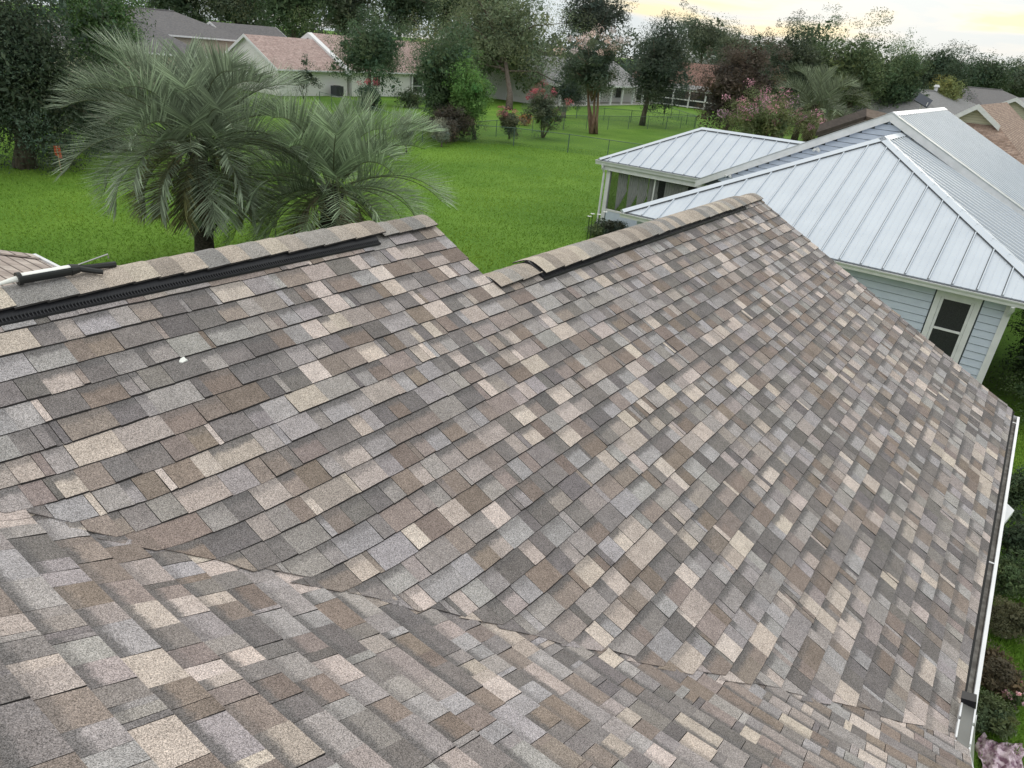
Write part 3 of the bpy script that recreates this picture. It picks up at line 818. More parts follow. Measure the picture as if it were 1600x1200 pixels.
for sg in (-1, 1):
    a = Vector((gxo, gyc + sg * .0, gzr)); e = Vector((gxo, gyc + sg * ghw, gze))
    b = MB()   # rake board (white) and the galvanised rake flashing above it
    P = lambda dz_, dx: [(gxo + dx, gyc + sg * .001, gzr + dz_), (gxo + dx, gyc + sg * ghw, gze + dz_)]
    b.hexa([(gxo - .02, gyc + sg * .001, gzr - .22), (gxo + .01, gyc + sg * .001, gzr - .22), (gxo + .01, gyc + sg * ghw, gze - .22), (gxo - .02, gyc + sg * ghw, gze - .22),
            (gxo - .02, gyc + sg * .001, gzr + .0), (gxo + .01, gyc + sg * .001, gzr + .0), (gxo + .01, gyc + sg * ghw, gze + .0), (gxo - .02, gyc + sg * ghw, gze + .0)])
    b.build('rake_board', WHITE, nb)
    b = MB()
    b.hexa([(gxo - .03, gyc + sg * .001, gzr + .003), (gxo + .36, gyc + sg * .001, gzr + .003), (gxo + .36, gyc + sg * ghw, gze + .003), (gxo - .03, gyc + sg * ghw, gze + .003),
            (gxo - .03, gyc + sg * .001, gzr + .035), (gxo + .36, gyc + sg * .001, gzr + .035), (gxo + .36, gyc + sg * ghw, gze + .035), (gxo - .03, gyc + sg * ghw, gze + .035)])
    b.build('rake_flashing', METALG, nb)
def gspan(z):
    k = (gzr - .22 - z) / gsl
    return gyc - k, gyc + k
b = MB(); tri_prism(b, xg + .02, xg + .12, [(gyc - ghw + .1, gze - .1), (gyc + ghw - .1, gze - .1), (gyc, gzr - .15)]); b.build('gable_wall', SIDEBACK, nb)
siding_wall(nb, xg, gyc - ghw, gyc + ghw, 2.70, gzr - .25, gspan, step=.165)
FLOOD = mat('fixture_white', (0.75, 0.75, 0.75), .4)
for (px, py) in ((1277, 233), (1139, 273)):
    d = W(px, py); t = (xg - .06) / d[0]; c = CAMP + d * t
    b = MB(); b.tube([(xg - .01, c[1], c[2]), (xg - .06, c[1], c[2])], .06, 10); b.tube([(xg - .06, c[1] - .05, c[2]), (xg - .14, c[1] - .09, c[2] - .05)], [.03, .045], 8); b.tube([(xg - .06, c[1] + .05, c[2]), (xg - .14, c[1] + .09, c[2] - .05)], [.03, .045], 8)
    b.build('flood_light', FLOOD, nb)
# --- porch hip roof at the back
px0, py1, pzE = 24.93, 13.92, 2.65
pk = (27.62, 11.05, 4.07); prun = pk[0] - px0
pl = math.hypot(prun, pk[2] - pzE); psl = (pk[2] - pzE) / prun
pdk = slab('porch_roof_deck', [(px0 + .02, py1 - .02, pzE - .035), (pk[0], pk[1], pk[2] - .035), (pk[0], 7.0, pk[2] - .035), (px0 + .02, 7.0, pzE - .035)], .1, WHITE, nb)
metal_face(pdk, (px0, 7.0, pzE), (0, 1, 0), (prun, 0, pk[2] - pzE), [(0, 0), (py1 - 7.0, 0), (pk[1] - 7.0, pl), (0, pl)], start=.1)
slab('porch_roof_slope', [(px0 + .02, py1, pzE - .03), (px0 + 2 * prun, py1, pzE - .03), (pk[0], pk[1], pk[2] - .03)], .1, METAL, nb)
slab('porch_roof_slope', [(pk[0], pk[1], pk[2] - .031), (px0 + 2 * prun, py1, pzE - .031), (px0 + 2 * prun, 7.0, pzE - .031), (pk[0], 7.0, pk[2] - .031)], .1, METAL, nb)
pax = Vector(pk) - Vector((px0, py1, pzE))
cap_strip('hip_cap', (px0, py1, pzE), pk, .16, pdk, wing((-1, 0, -psl), pax), wing((0, 1, -psl), pax))
cap_strip('ridge_cap', pk, (pk[0], 7.0, pk[2]), .16, pdk, (1, 0, -psl), (-1, 0, -psl), lift=.055)
gutter(nb, (px0 + .01, 9.4, pzE - .03), (px0 + .01, py1 + .1, pzE - .03), (-1, 0, 0), h=.15, w=.12)
gutter(nb, (px0, py1, pzE - .034), (px0 + 2 * prun, py1, pzE - .034), (0, 1, 0), h=.15, w=.12)
b = MB(); b.box((px0 + .02, 8.0, pzE - .36), (px0 + .30, py1 - .15, pzE - .165)); b.build('porch_beam', WHITE, nb)
b = MB(); b.box((px0 + .15, py1 - .50, 0), (px0 + .30, py1 - .34, pzE - .362)); b.build('porch_post', WHITE, nb)
b = MB(); b.tube([(px0 - .06, py1 - .22, pzE - .16), (px0 - .05, py1 - .24, pzE - .28), (px0 + .10, py1 - .25, pzE - .48), (px0 + .10, py1 - .25, .1)], .045, 10); b.build('downspout', WHITE, nb)
b = MB(); b.box((px0 + .18, 12.0 - .55, .8), (px0 + .23, 12.0 - .5, pzE - .362)); b.build('screen_post', WHITE, nb)
b = MB(); b.box((px0 + .16, 8.0, .72), (px0 + .26, py1 - .502, .79)); b.build('screen_rail', WHITE, nb)
b = MB(); b.box((px0 + .17, 8.0, .05), (px0 + .24, py1 - .502, .718)); b.build('kick_panel', SIDING, nb)
def screen_mat():
    m = mat('insect_screen', (0.02, 0.022, 0.022), 0.8); t = m.node_tree; p = t.nodes['Principled BSDF']
    tr = N(t, 'ShaderNodeBsdfTransparent'); ms = N(t, 'ShaderNodeMixShader'); ms.inputs[0].default_value = .40
    out = t.nodes['Material Output']; t.links.new(tr.outputs[0], ms.inputs[1]); t.links.new(p.outputs[0], ms.inputs[2]); t.links.new(ms.outputs[0], out.inputs['Surface'])
    return m
SCR = screen_mat()
b = MB(); b.face([(px0 + .22, 8.0, .79), (px0 + .22, py1 - .5, .79), (px0 + .22, py1 - .5, pzE - .362), (px0 + .22, 8.0, pzE - .362)]); b.build('insect_screen', SCR, nb)
b = MB(); b.face([(px0 + .3, py1 - .42, .1), (px0 + 4.2, py1 - .42, .1), (px0 + 4.2, py1 - .42, pzE - .2), (px0 + .3, py1 - .42, pzE - .2)]); b.build('insect_screen', SCR, nb)
b = MB(); b.box((px0 + 4.3, 7.0, 0), (px0 + 4.42, py1 - .40, pzE - .1)); b.build('porch_far_wall', SIDING, nb)
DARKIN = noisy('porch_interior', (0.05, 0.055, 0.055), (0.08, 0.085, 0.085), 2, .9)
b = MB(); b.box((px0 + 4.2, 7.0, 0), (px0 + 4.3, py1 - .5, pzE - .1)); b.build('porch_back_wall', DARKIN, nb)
b = MB(); b.box((px0 + .3, 7.0, .02), (px0 + 4.2, py1 - .5, .08)); b.build('porch_floor', noisy('porch_concrete', (.25, .25, .24), (.33, .33, .32), 5, .9), nb)
CURT = noisy('curtain', (0.55, 0.56, 0.57), (0.66, 0.67, 0.68), 9, .9)
for k, yc in enumerate((12.95, 12.47, 12.05, 11.6, 10.9, 10.45)):
    b = MB(); n = 14; rows = []
    for j in range(12):
        z = pzE - .37 - j * .135; t = j / 11
        w = (.42 - .05 * t if t < .45 else .40 * max(0, (1 - t) / .55) ** .8 + .04) if k < 4 else .46
        row = []
        for i in range(n):
            s = i / (n - 1)
            yy = yc + .2 - (s * w) - (.05 * t if k < 4 else 0); xx = px0 + .36 + .03 * math.sin(s * 26 + k) * (1 - .5 * t)
            row.append((xx, yy, z))
        rows.append(row)
    for j in range(11):
        for i in range(n - 1):
            b.face([rows[j][i], rows[j + 1][i], rows[j + 1][i + 1], rows[j][i + 1]])
    b.build('curtain', CURT, nb, smooth=True)

# ================================================================== FAR HOUSES
def far_house(name, label, x0, x1, y0, y1, zbase, ze, zr, axis, roofm, wallm, over=.35, trim=WHITE, windows=(), group=None, siding=None):
    """gable house; axis 'x' or 'y' = ridge direction. windows: (face, along0, along1, z0, z1)"""
    e = empty(name, ((x0 + x1) / 2, (y0 + y1) / 2, zbase), label, 'house', group)
    b = MB(); b.box((x0, y0, zbase), (x1, y1, ze)); 
    if axis == 'x':
        yc = (y0 + y1) / 2
        for xx in (x0, x1 - .1):
            tri_prism(b, xx, xx + .1, [(y0, ze), (y1, ze), (yc, zr - .12)])
    else:
        xc = (x0 + x1) / 2
        for yy in (y0, y1 - .1):
            b.face([(x0, yy, ze), (x1, yy, ze), (xc, yy, zr - .12)]); b.face([(x1, yy + .1, ze), (x0, yy + .1, ze), (xc, yy + .1, zr - .12)])
    b.build('wall', wallm, e)
    if axis == 'x':
        hw = (y1 - y0) / 2 + over; yc = (y0 + y1) / 2; s = (zr - ze) / ((y1 - y0) / 2); zz = zr - s * hw
        for sg in (-1, 1):
            P = [(x0 - over, yc, zr), (x1 + over, yc, zr), (x1 + over, yc + sg * hw, zz), (x0 - over, yc + sg * hw, zz)]
            if sg > 0: P = P[::-1]
            slab('roof_slope', P, .14, roofm, e, trim)
            for xx in (x0 - over - .03, x1 + over):
                b = MB()
                b.hexa([(xx, yc, zr - .26), (xx + .03, yc, zr - .26), (xx + .03, yc + sg * hw, zz - .26), (xx, yc + sg * hw, zz - .26), (xx, yc, zr + .03), (xx + .03, yc, zr + .03), (xx + .03, yc + sg * hw, zz + .03), (xx, yc + sg * hw, zz + .03)])
                b.build('rake_board', trim, e)
            b = MB(); b.bar((x0 - over, yc + sg * (hw + .05), zz - .07), (x1 + over, yc + sg * (hw + .05), zz - .07), .1, .13); b.build('gutter', trim, e)
    else:
        hw = (x1 - x0) / 2 + over; xc = (x0 + x1) / 2; s = (zr - ze) / ((x1 - x0) / 2); zz = zr - s * hw
        for sg in (-1, 1):
            P = [(xc, y0 - over, zr), (xc, y1 + over, zr), (xc + sg * hw, y1 + over, zz), (xc + sg * hw, y0 - over, zz)]
            if sg < 0: P = P[::-1]
            slab('roof_slope', P[::-1], .14, roofm, e, trim)
            for yy in (y0 - over - .03, y1 + over):
                b = MB()
                b.hexa([(xc, yy, zr - .26), (xc, yy + .03, zr - .26), (xc + sg * hw, yy + .03, zz - .26), (xc + sg * hw, yy, zz - .26), (xc, yy, zr + .03), (xc, yy + .03, zr + .03), (xc + sg * hw, yy + .03, zz + .03), (xc + sg * hw, yy, zz + .03)])
                b.build('rake_board', trim, e)
            b = MB(); b.bar((xc + sg * (hw + .05), y0 - over, zz - .07), (xc + sg * (hw + .05), y1 + over, zz - .07), .1, .13); b.build('gutter', trim, e)
    for face, a0, a1, z0, z1 in windows:
        b = MB(); g = MB()
        if face == '-y': b.box((a0, y0 - .06, z0), (a1, y0 - .002, z1)); g.box((a0 + .1, y0 - .07, z0 + .1), (a1 - .1, y0 - .062, z1 - .1))
        else: b.box((x0 - .06, a0, z0), (x0 - .002, a1, z1)); g.box((x0 - .07, a0 + .1, z0 + .1), (x0 - .062, a1 - .1, z1 - .1))
        w = b.build('window', trim, e); g.build('pane', SCREEN, w)
    return e
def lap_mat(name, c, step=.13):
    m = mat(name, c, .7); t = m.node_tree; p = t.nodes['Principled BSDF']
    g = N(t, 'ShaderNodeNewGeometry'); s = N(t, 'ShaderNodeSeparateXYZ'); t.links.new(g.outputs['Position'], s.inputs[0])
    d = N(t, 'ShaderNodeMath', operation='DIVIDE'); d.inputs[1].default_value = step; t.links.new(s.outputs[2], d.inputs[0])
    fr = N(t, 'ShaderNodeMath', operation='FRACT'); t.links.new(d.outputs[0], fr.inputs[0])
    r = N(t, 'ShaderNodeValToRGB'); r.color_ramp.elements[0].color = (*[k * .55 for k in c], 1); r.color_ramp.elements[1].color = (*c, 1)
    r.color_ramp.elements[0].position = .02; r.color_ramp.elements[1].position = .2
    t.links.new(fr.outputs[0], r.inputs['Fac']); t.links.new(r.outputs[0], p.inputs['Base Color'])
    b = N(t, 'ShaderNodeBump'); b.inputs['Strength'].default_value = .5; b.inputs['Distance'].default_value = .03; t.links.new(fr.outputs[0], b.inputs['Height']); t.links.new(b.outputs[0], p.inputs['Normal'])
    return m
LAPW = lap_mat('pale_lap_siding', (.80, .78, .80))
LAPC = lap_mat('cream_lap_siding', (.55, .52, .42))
PINKR = plain_shingle('pinkish_shingles', ((.34, .25, .235), (.43, .33, .31)), .32, .07, 'x')
PINKRY = plain_shingle('pinkish_shingles_side', ((.26, .155, .14), (.34, .21, .19)), .32, .07, 'y')
GREYR = plain_shingle('grey_shingles', ((.12, .11, .115), (.16, .15, .15)), .32, .07, 'x')
GREYRY = plain_shingle('grey_shingles_side', ((.10, .098, .105), (.13, .125, .13)), .32, .07, 'y')
BROWNR = plain_shingle('brown_shingles', ((.24, .17, .14), (.36, .27, .23)), .35, .07, 'y')
BROWNRX = plain_shingle('brown_shingles_side', ((.24, .17, .14), (.36, .27, .23)), .35, .07, 'x')
BRICK = plain_shingle('red_brick', ((.18, .105, .09), (.23, .14, .12)), .22, .075, 'y')
# pink-roofed house: low wing with gable, tall wing to its right
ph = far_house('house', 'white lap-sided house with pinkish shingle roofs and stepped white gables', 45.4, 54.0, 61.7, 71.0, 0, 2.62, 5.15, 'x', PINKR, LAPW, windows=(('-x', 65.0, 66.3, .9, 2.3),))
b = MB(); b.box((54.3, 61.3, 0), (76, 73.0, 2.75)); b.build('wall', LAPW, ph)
zr_, ze_, yc_ = 5.75, 2.75, 67.15; hw_ = 6.3; s_ = (zr_ - ze_) / 5.85; zz_ = zr_ - s_ * hw_
for sg in (-1, 1):
    P = [(54.0, yc_, zr_), (77, yc_, zr_), (77, yc_ + sg * hw_, zz_), (54.0, yc_ + sg * hw_, zz_)]
    slab('roof_slope', P if sg < 0 else P[::-1], .14, PINKR, ph, WHITE)
    b = MB(); b.hexa([(53.4, yc_, zr_ - .5), (53.96, yc_, zr_ - .3), (53.96, yc_ + sg * hw_, zz_ - .3), (53.4, yc_ + sg * hw_, zz_ - .5), (53.4, yc_, zr_ + .0), (53.96, yc_, zr_ + .03), (53.96, yc_ + sg * hw_, zz_ + .03), (53.4, yc_ + sg * hw_, zz_)]); b.build('rake_board', WHITE, ph)
b = MB(); tri_prism(b, 54.1, 54.2, [(61.3, 2.75), (73, 2.75), (yc_, zr_ - .2)]); b.build('gable_wall', LAPW, ph)
b = MB(); b.bar((54.3, 60.8, zz_ - .06), (77, 60.8, zz_ - .06), .1, .14); b.build('gutter', WHITE, ph)
b = MB(); b.box((57.2, 61.24, 1.0), (58.4, 61.298, 2.2)); w = b.build('window', WHITE, ph); b = MB(); b.box((57.3, 61.23, 1.1), (58.3, 61.236, 2.1)); b.build('pane', SCREEN, w)
# screened porch at the right end
b = MB(); b.box((63.0, 60.2, 0), (68.5, 61.29, .12)); b.build('porch_slab', noisy('slab_concrete', (.4, .39, .36), (.5, .49, .46), 3, .9), ph)
b = MB(); b.box((63.2, 61.15, .4), (67.8, 61.29, 2.5)); b.build('porch_screen', SCREEN, ph)
for x in (63.1, 64.9, 67.7):
    b = MB(); b.box((x, 61.0, .12), (x + .16, 61.14, 2.6)); b.build('porch_post', WHITE, ph)
b = MB(); b.box((63.26, 61.02, .12), (67.7, 61.12, .42)); b.build('kick_panel', WHITE, ph)
b = MB(); b.box((63.26, 61.02, 1.1), (67.7, 61.1, 1.18)); b.build('rail', WHITE, ph)
# dark box of an air conditioner against the wall
acp = G(523, 152)
ac = empty('air_conditioner', (51.9, 60.9, 0), 'dark boxy air conditioner unit against the white lap siding', 'air conditioner')
b = MB(); b.box((51.45, 60.45, .08), (52.4, 61.35, 1.05)); b.build('cabinet', mat('ac_dark', (.05, .055, .065), .5), ac)
b = MB(); b.box((51.35, 60.35, 0), (52.5, 61.45, .08)); b.build('pad', MATS['slab_concrete'], ac)
for z in np.arange(.18, 1.0, .1):
    b = MB(); b.box((51.5, 60.42, z), (52.35, 60.448, z + .03)); b.build('louvre', mat('ac_louvre', (.08, .085, .095), .5), ac)
b = MB(); b.tube([(51.92, 60.9, 1.05), (51.92, 60.9, 1.09)], .38, 16); b.build('fan_grille', BLACK, ac)

def hip_house(label, A, B, depth, ze, roofm, wallm, ext=None, zbase=0, over=.4, parent=None, trim=WHITE):
    """hip roof round a ridge A-B (same height); depth = plan distance ridge to eave"""
    A = Vector(A); B = Vector(B); u = (B - A); u.z = 0; u.normalize(); n = Vector((-u.y, u.x, 0)); ext = depth if ext is None else ext
    c = (A + B) / 2
    e = parent or empty('house', (c.x, c.y, zbase), label, 'house')
    C = [A - u * ext - n * depth, B + u * ext - n * depth, B + u * ext + n * depth, A - u * ext + n * depth]
    for p in C: p.z = ze
    for P in ((C[0], C[1], B, A), (C[1], C[2], B), (C[2], C[3], A, B), (C[3], C[0], A)):
        P = [tuple(q) for q in P]
        nn = (Vector(P[1]) - Vector(P[0])).cross(Vector(P[2]) - Vector(P[0]))
        if nn.z < 0: P = P[::-1]
        slab('roof_slope', P, .12, roofm, e, trim)
    k = over
    Wl = [C[0] + u * k + n * k, C[1] - u * k + n * k, C[2] - u * k - n * k, C[3] + u * k - n * k]
    b = MB(); b.hexa([(p.x, p.y, zbase) for p in Wl] + [(p.x, p.y, ze - .05) for p in Wl]); b.build('wall', wallm, e)
    b = MB(); b.tube([A + Vector((0, 0, .02)), B + Vector((0, 0, .02))], .09, 6); b.build('ridge_cap', roofm, e)
    for q in range(4):
        b = MB(); b.bar(C[q] - Vector((0, 0, .08)), C[(q + 1) % 4] - Vector((0, 0, .08)), .1, .14); b.build('gutter', trim, e)
    return e
TANW = noisy('tan_stucco', (.40, .36, .30), (.46, .42, .36), 6, .9)
GREYM = noisy('dark_grey_roof', (.105, .10, .108), (.15, .143, .148), 5, .95, detail=9)
GREYL = noisy('mid_grey_roof', (.17, .168, .175), (.23, .228, .235), 5, .95, detail=9)
A = at(178, 10, 92); B = at(272, 17, 92); zz = (A.z + B.z) / 2; A.z = B.z = zz
dh = hip_house('house with dark grey hip roof and tan walls behind the big dark tree', A, B, 7.0, at(330, 59, 86).z, GREYM, TANW)
A = at(150, 30, 80); B = at(226, 34, 80); zz = (A.z + B.z) / 2; A.z = B.z = zz
hip_house('', A, B, 5.0, zz - 2.3, GREYM, TANW, parent=dh)
# small gable seen between that house and the pink-roofed one
g0 = at(369, 37, 96)
far_house('shed', 'small tan gabled outbuilding under the trees behind the pinkish roof', g0.x - 3, g0.x + 5, g0.y - 3.4, g0.y + 3.4, 0, g0.z - 1.6, g0.z, 'x', GREYM, TANW)['category'] = 'shed'
# white porch house between the trunks
ch = far_house('house', 'white porch house half hidden behind crape myrtles and the tall elm', 76, 104, 53, 63, 0, 2.7, 5.4, 'x', GREYL, LAPW)
b = MB(); b.box((76, 50.0, 0), (104, 52.99, .1)); b.build('porch_slab', MATS['slab_concrete'], ch)
for x in np.arange(78, 104, 3.2):
    b = MB(); b.box((x, 50.1, .1), (x + .22, 50.32, 2.5)); b.build('porch_post', WHITE, ch)
slab('porch_roof', [(75.8, 49.8, 2.5), (104.2, 49.8, 2.5), (104.2, 53.2, 3.2), (75.8, 53.2, 3.2)], .2, GREYL, ch, WHITE)
for x in (80.0, 85.5, 91.0, 97.0):
    b = MB(); b.box((x, 52.9, .6), (x + 1.8, 52.98, 2.3)); w = b.build('window', WHITE, ch); b = MB(); b.box((x + .1, 52.88, .7), (x + 1.7, 52.895, 2.2)); b.build('pane', SCREEN, w)
# brick-coloured house further right, with a white screened lanai
bp = at(1108, 104, 128)
bh = far_house('house', 'far house with rusty red roof and white framed lanai between two dark trees', bp.x - 9, bp.x + 9, bp.y - 8, bp.y + 10, 0, 2.7, bp.z + .3, 'y', BRICK, TANW)
lx = bp.x - 12.2
b = MB(); b.hexa([(lx, bp.y - 8, 2.45), (lx + 2.8, bp.y - 8, 2.6), (lx + 2.8, bp.y + 8, 2.6), (lx, bp.y + 8, 2.45), (lx, bp.y - 8, 2.6), (lx + 2.8, bp.y - 8, 3.1), (lx + 2.8, bp.y + 8, 3.1), (lx, bp.y + 8, 2.6)]); b.build('lanai_roof', GREYL, bh)
for y in np.arange(bp.y - 8, bp.y + 8.1, 2.6):
    b = MB(); b.box((lx + .05, y, 0), (lx + .25, y + .2, 2.45)); b.build('lanai_post', WHITE, bh)
for z in (.1, 1.0, 2.3):
    b = MB(); b.box((lx + .10, bp.y - 8, z), (lx + .2, bp.y + 8, z + .16)); b.build('lanai_rail', WHITE, bh)
b = MB(); b.box((lx + .3, bp.y - 8, .1), (lx + .35, bp.y + 8, 2.45)); b.build('lanai_screen', SCREEN, bh)
wp = at(1098, 93, 165)
far_house('house', 'far house with pale grey roof above the rusty red one', wp.x - 6, wp.x + 6, wp.y - 9, wp.y + 6, 0, 2.7, wp.z + .4, 'y', noisy('pale_grey_roof', (.42, .43, .42), (.5, .51, .5), 3, .8), TANW)
# brown shingled house with a Dutch gable beyond the metal roof
dgx = 47.0
d = W(1530, 164); ap = CAMP + d * (dgx / d[0]); dy, dzp = ap[1], ap[2]
d = W(1481, 188); le = CAMP + d * (dgx / d[0])
dsl = (dzp - le[2]) / (le[1] - dy)
dgh = le[1] - dy
bw = empty('house', (56, dy, 0), 'brown shingled house with small cream Dutch gable beyond the white metal roof', 'house')
ddep = (dzp - 2.7) / dsl; zb = dzp - dsl * dgh
P0 = [(dgx, dy + dgh, zb), (dgx, dy - dgh, zb), (dgx - (zb - 2.7) / dsl, dy - ddep, 2.7), (dgx - (zb - 2.7) / dsl, dy + ddep, 2.7)]
slab('roof_slope', P0, .12, BROWNR, bw, WHITE)
for sg in (-1, 1):
    P = [(dgx - .35, dy, dzp), (70, dy, dzp), (70, dy + sg * ddep, 2.7), (dgx - (zb - 2.7) / dsl, dy + sg * ddep, 2.7), (dgx, dy + sg * dgh, zb), (dgx - .35, dy + sg * dgh, zb)]
    slab('roof_slope', P if sg < 0 else P[::-1], .12, BROWNRX, bw, WHITE)
    b = MB(); b.hexa([(dgx - .40, dy, dzp - .22), (dgx - .36, dy, dzp - .22), (dgx - .36, dy + sg * (dgh + .1), zb - .22), (dgx - .40, dy + sg * (dgh + .1), zb - .22), (dgx - .40, dy, dzp + .05), (dgx - .36, dy, dzp + .05), (dgx - .36, dy + sg * (dgh + .1), zb + .05), (dgx - .40, dy + sg * (dgh + .1), zb + .05)]); b.build('rake_board', WHITE, bw)
b = MB(); tri_prism(b, dgx + .02, dgx + .1, [(dy - dgh, zb), (dy + dgh, zb), (dy, dzp - .13)]); b.build('gable_wall', LAPC, bw)
b = MB(); b.box((dgx - (zb - 2.7) / dsl + .5, dy - ddep + .5, 0), (70, dy + ddep - .5, 2.6)); b.build('wall', LAPC, bw)
# grey roofs further along
A = at(1432, 145, 84); B = at(1484, 140, 92); zz = (A.z + B.z) / 2; A.z = B.z = zz
gh1 = hip_house('far house with mid grey hip roof and a white vent pipe on its ridge', A, B, 6.0, zz - 2.4, GREYL, TANW)
b = MB(); v = A.lerp(B, .55); b.tube([v, v + Vector((0, 0, .45))], .17, 8); b.tube([v + Vector((0, 0, .40)), v + Vector((0, 0, .62))], [.3, .18], 8); b.build('vent_pipe', WHITE, gh1)
A = at(1512, 136, 115); B = at(1568, 136, 125); A.z = B.z = at(1512, 136, 115).z
hip_house('distant house with dark slate grey hip roof behind the mid grey roof', A, B, 7.0, A.z - 2.9, GREYM, TANW)
gp = at(1588, 155, 72)
far_house('house', 'distant house with white trimmed cream gable at the edge of the street', gp.x, gp.x + 14, gp.y - 4.2, gp.y + 4.2, 0, gp.z - 2.2, gp.z + .1, 'x', GREYL, LAPC)
# low dark brown roof just behind the tall gable
q0 = at(1275, 207, 40); q1 = at(1345, 179, 46); q2 = at(1400, 186, 44)
br = empty('lean_to', (q1.x, q1.y, 0), 'low dark brown roofed lean-to behind the white gable rake', 'shed')
BRN = noisy('dark_brown_roof', (.035, .027, .023), (.06, .046, .04), 5, .9)
slab('roof_slope', [(q0.x, q0.y, q0.z), (q0.x + 1.2, q0.y + .2, q0.z + .35), (q1.x + 1.0, q1.y, q1.z + .3), (q1.x, q1.y - .3, q1.z - .05)], .2, BRN, br)
slab('roof_slope', [(q1.x, q1.y - .31, q1.z - .05), (q1.x + 1.0, q1.y - .01, q1.z + .3), (q2.x + 3, q2.y - 1, q2.z - .1), (q2.x, q2.y - 1, q2.z - .4)], .2, noisy('tan_fascia', (.11, .085, .07), (.15, .115, .095), 5, .9), br)
b = MB(); b.hexa([(q0.x + .5, q0.y, 0), (q0.x + 1.5, q0.y + .2, 0), (q1.x + 2, q1.y, 0), (q1.x + .5, q1.y - .4, 0), (q0.x + .5, q0.y, q0.z - .2), (q0.x + 1.5, q0.y + .2, q0.z - .2), (q1.x + 2, q1.y, q1.z - .3), (q1.x + .5, q1.y - .4, q1.z - .3)]); b.build('wall', BRN, br)
# solar panel on a pole among the trees
sp = at(1442, 157, 66)
so = empty('solar_panel', (sp.x, sp.y, 0), 'dark tilted solar panel on a pale pole in front of the oaks', 'solar panel')
b = MB(); b.tube([(sp.x, sp.y, 0), (sp.x, sp.y, sp.z - .1)], .05, 8); b.build('pole', WHITE, so)
a0, a1 = at(1433, 151, 66), at(1453, 163, 66)
b = MB(); b.bar(a0, a1, 1.0, .06, up=(-.6, .2, 1)); b.build('panel', mat('solar_cells', (.03, .035, .05), .25), so)
b = MB(); b.bar(at(1450, 160, 65.7), at(1446, 168, 65.7), .06, .06); b.build('strut', WHITE, so)

# ================================================================== TREES
def leaf_quads(rg, C, Rr, n_per, size, colr, colvar=.25, flat=.0, droop=0.0):
    """C (k,3) clump centres, Rr (k,3) radii -> leaf shaped quads"""
    k = len(C); n = k * n_per
    d = rg.normal(size=(n, 3)); d /= np.linalg.norm(d, axis=1)[:, None]
    rad = rg.uniform(.15, 1.0, n) ** .5
    ci = np.repeat(np.arange(k), n_per)
    P = C[ci] + d * rad[:, None] * Rr[ci]
    nrm = rg.normal(size=(n, 3)) + d * .5; nrm[:, 2] += .5; nrm /= np.linalg.norm(nrm, axis=1)[:, None]
    a = np.cross(nrm, rg.normal(size=(n, 3))); a /= np.linalg.norm(a, axis=1)[:, None]
    a[:, 2] -= droop; a /= np.linalg.norm(a, axis=1)[:, None]
    b = np.cross(nrm, a); b /= np.maximum(np.linalg.norm(b, axis=1)[:, None], 1e-6)
    L = size * rg.uniform(.6, 1.35, n)[:, None]; Wd = L * .42
    V = np.stack([P - a * L * .5, P + b * Wd * .5 - a * L * .05, P + a * L * .5, P - b * Wd * .5 - a * L * .05], 1)
    base = np.array(colr) * 2.45; 
    ck = rg.uniform(1 - colvar, 1 + colvar, k); hk = rg.normal(0, .07, k)
    c = base[None] * (ck[ci] * rg.uniform(.72, 1.3, n))[:, None]
    c[:, 0] *= 1 + hk[ci]; c[:, 2] *= 1 - hk[ci]
    return V.reshape(-1, 3), np.clip(c, 0, 1)
def crown_clumps(rg, c, r, n, clump, hollow=.45, lump=.25, bottom=-1.0):
    out = []; rr = []
    ph = rg.uniform(0, 6.28, 6)
    while len(out) < n:
        d = rg.normal(size=3); d /= np.linalg.norm(d)
        if d[2] < bottom: continue
        az = math.atan2(d[1], d[0])
        k = 1 + lump * (math.sin(2 * az + ph[0]) * .4 + math.sin(3 * az + ph[1] + 3 * d[2]) * .4 + math.sin(5 * d[2] + ph[2] + az) * .4)
        q = rg.uniform(hollow, 1.0) * k * .97
        out.append([c[0] + d[0] * r[0] * q, c[1] + d[1] * r[1] * q, c[2] + d[2] * r[2] * q])
        s = clump * rg.uniform(.6, 1.35); rr.append([s, s, s * .78])
    return np.array(out), np.array(rr)
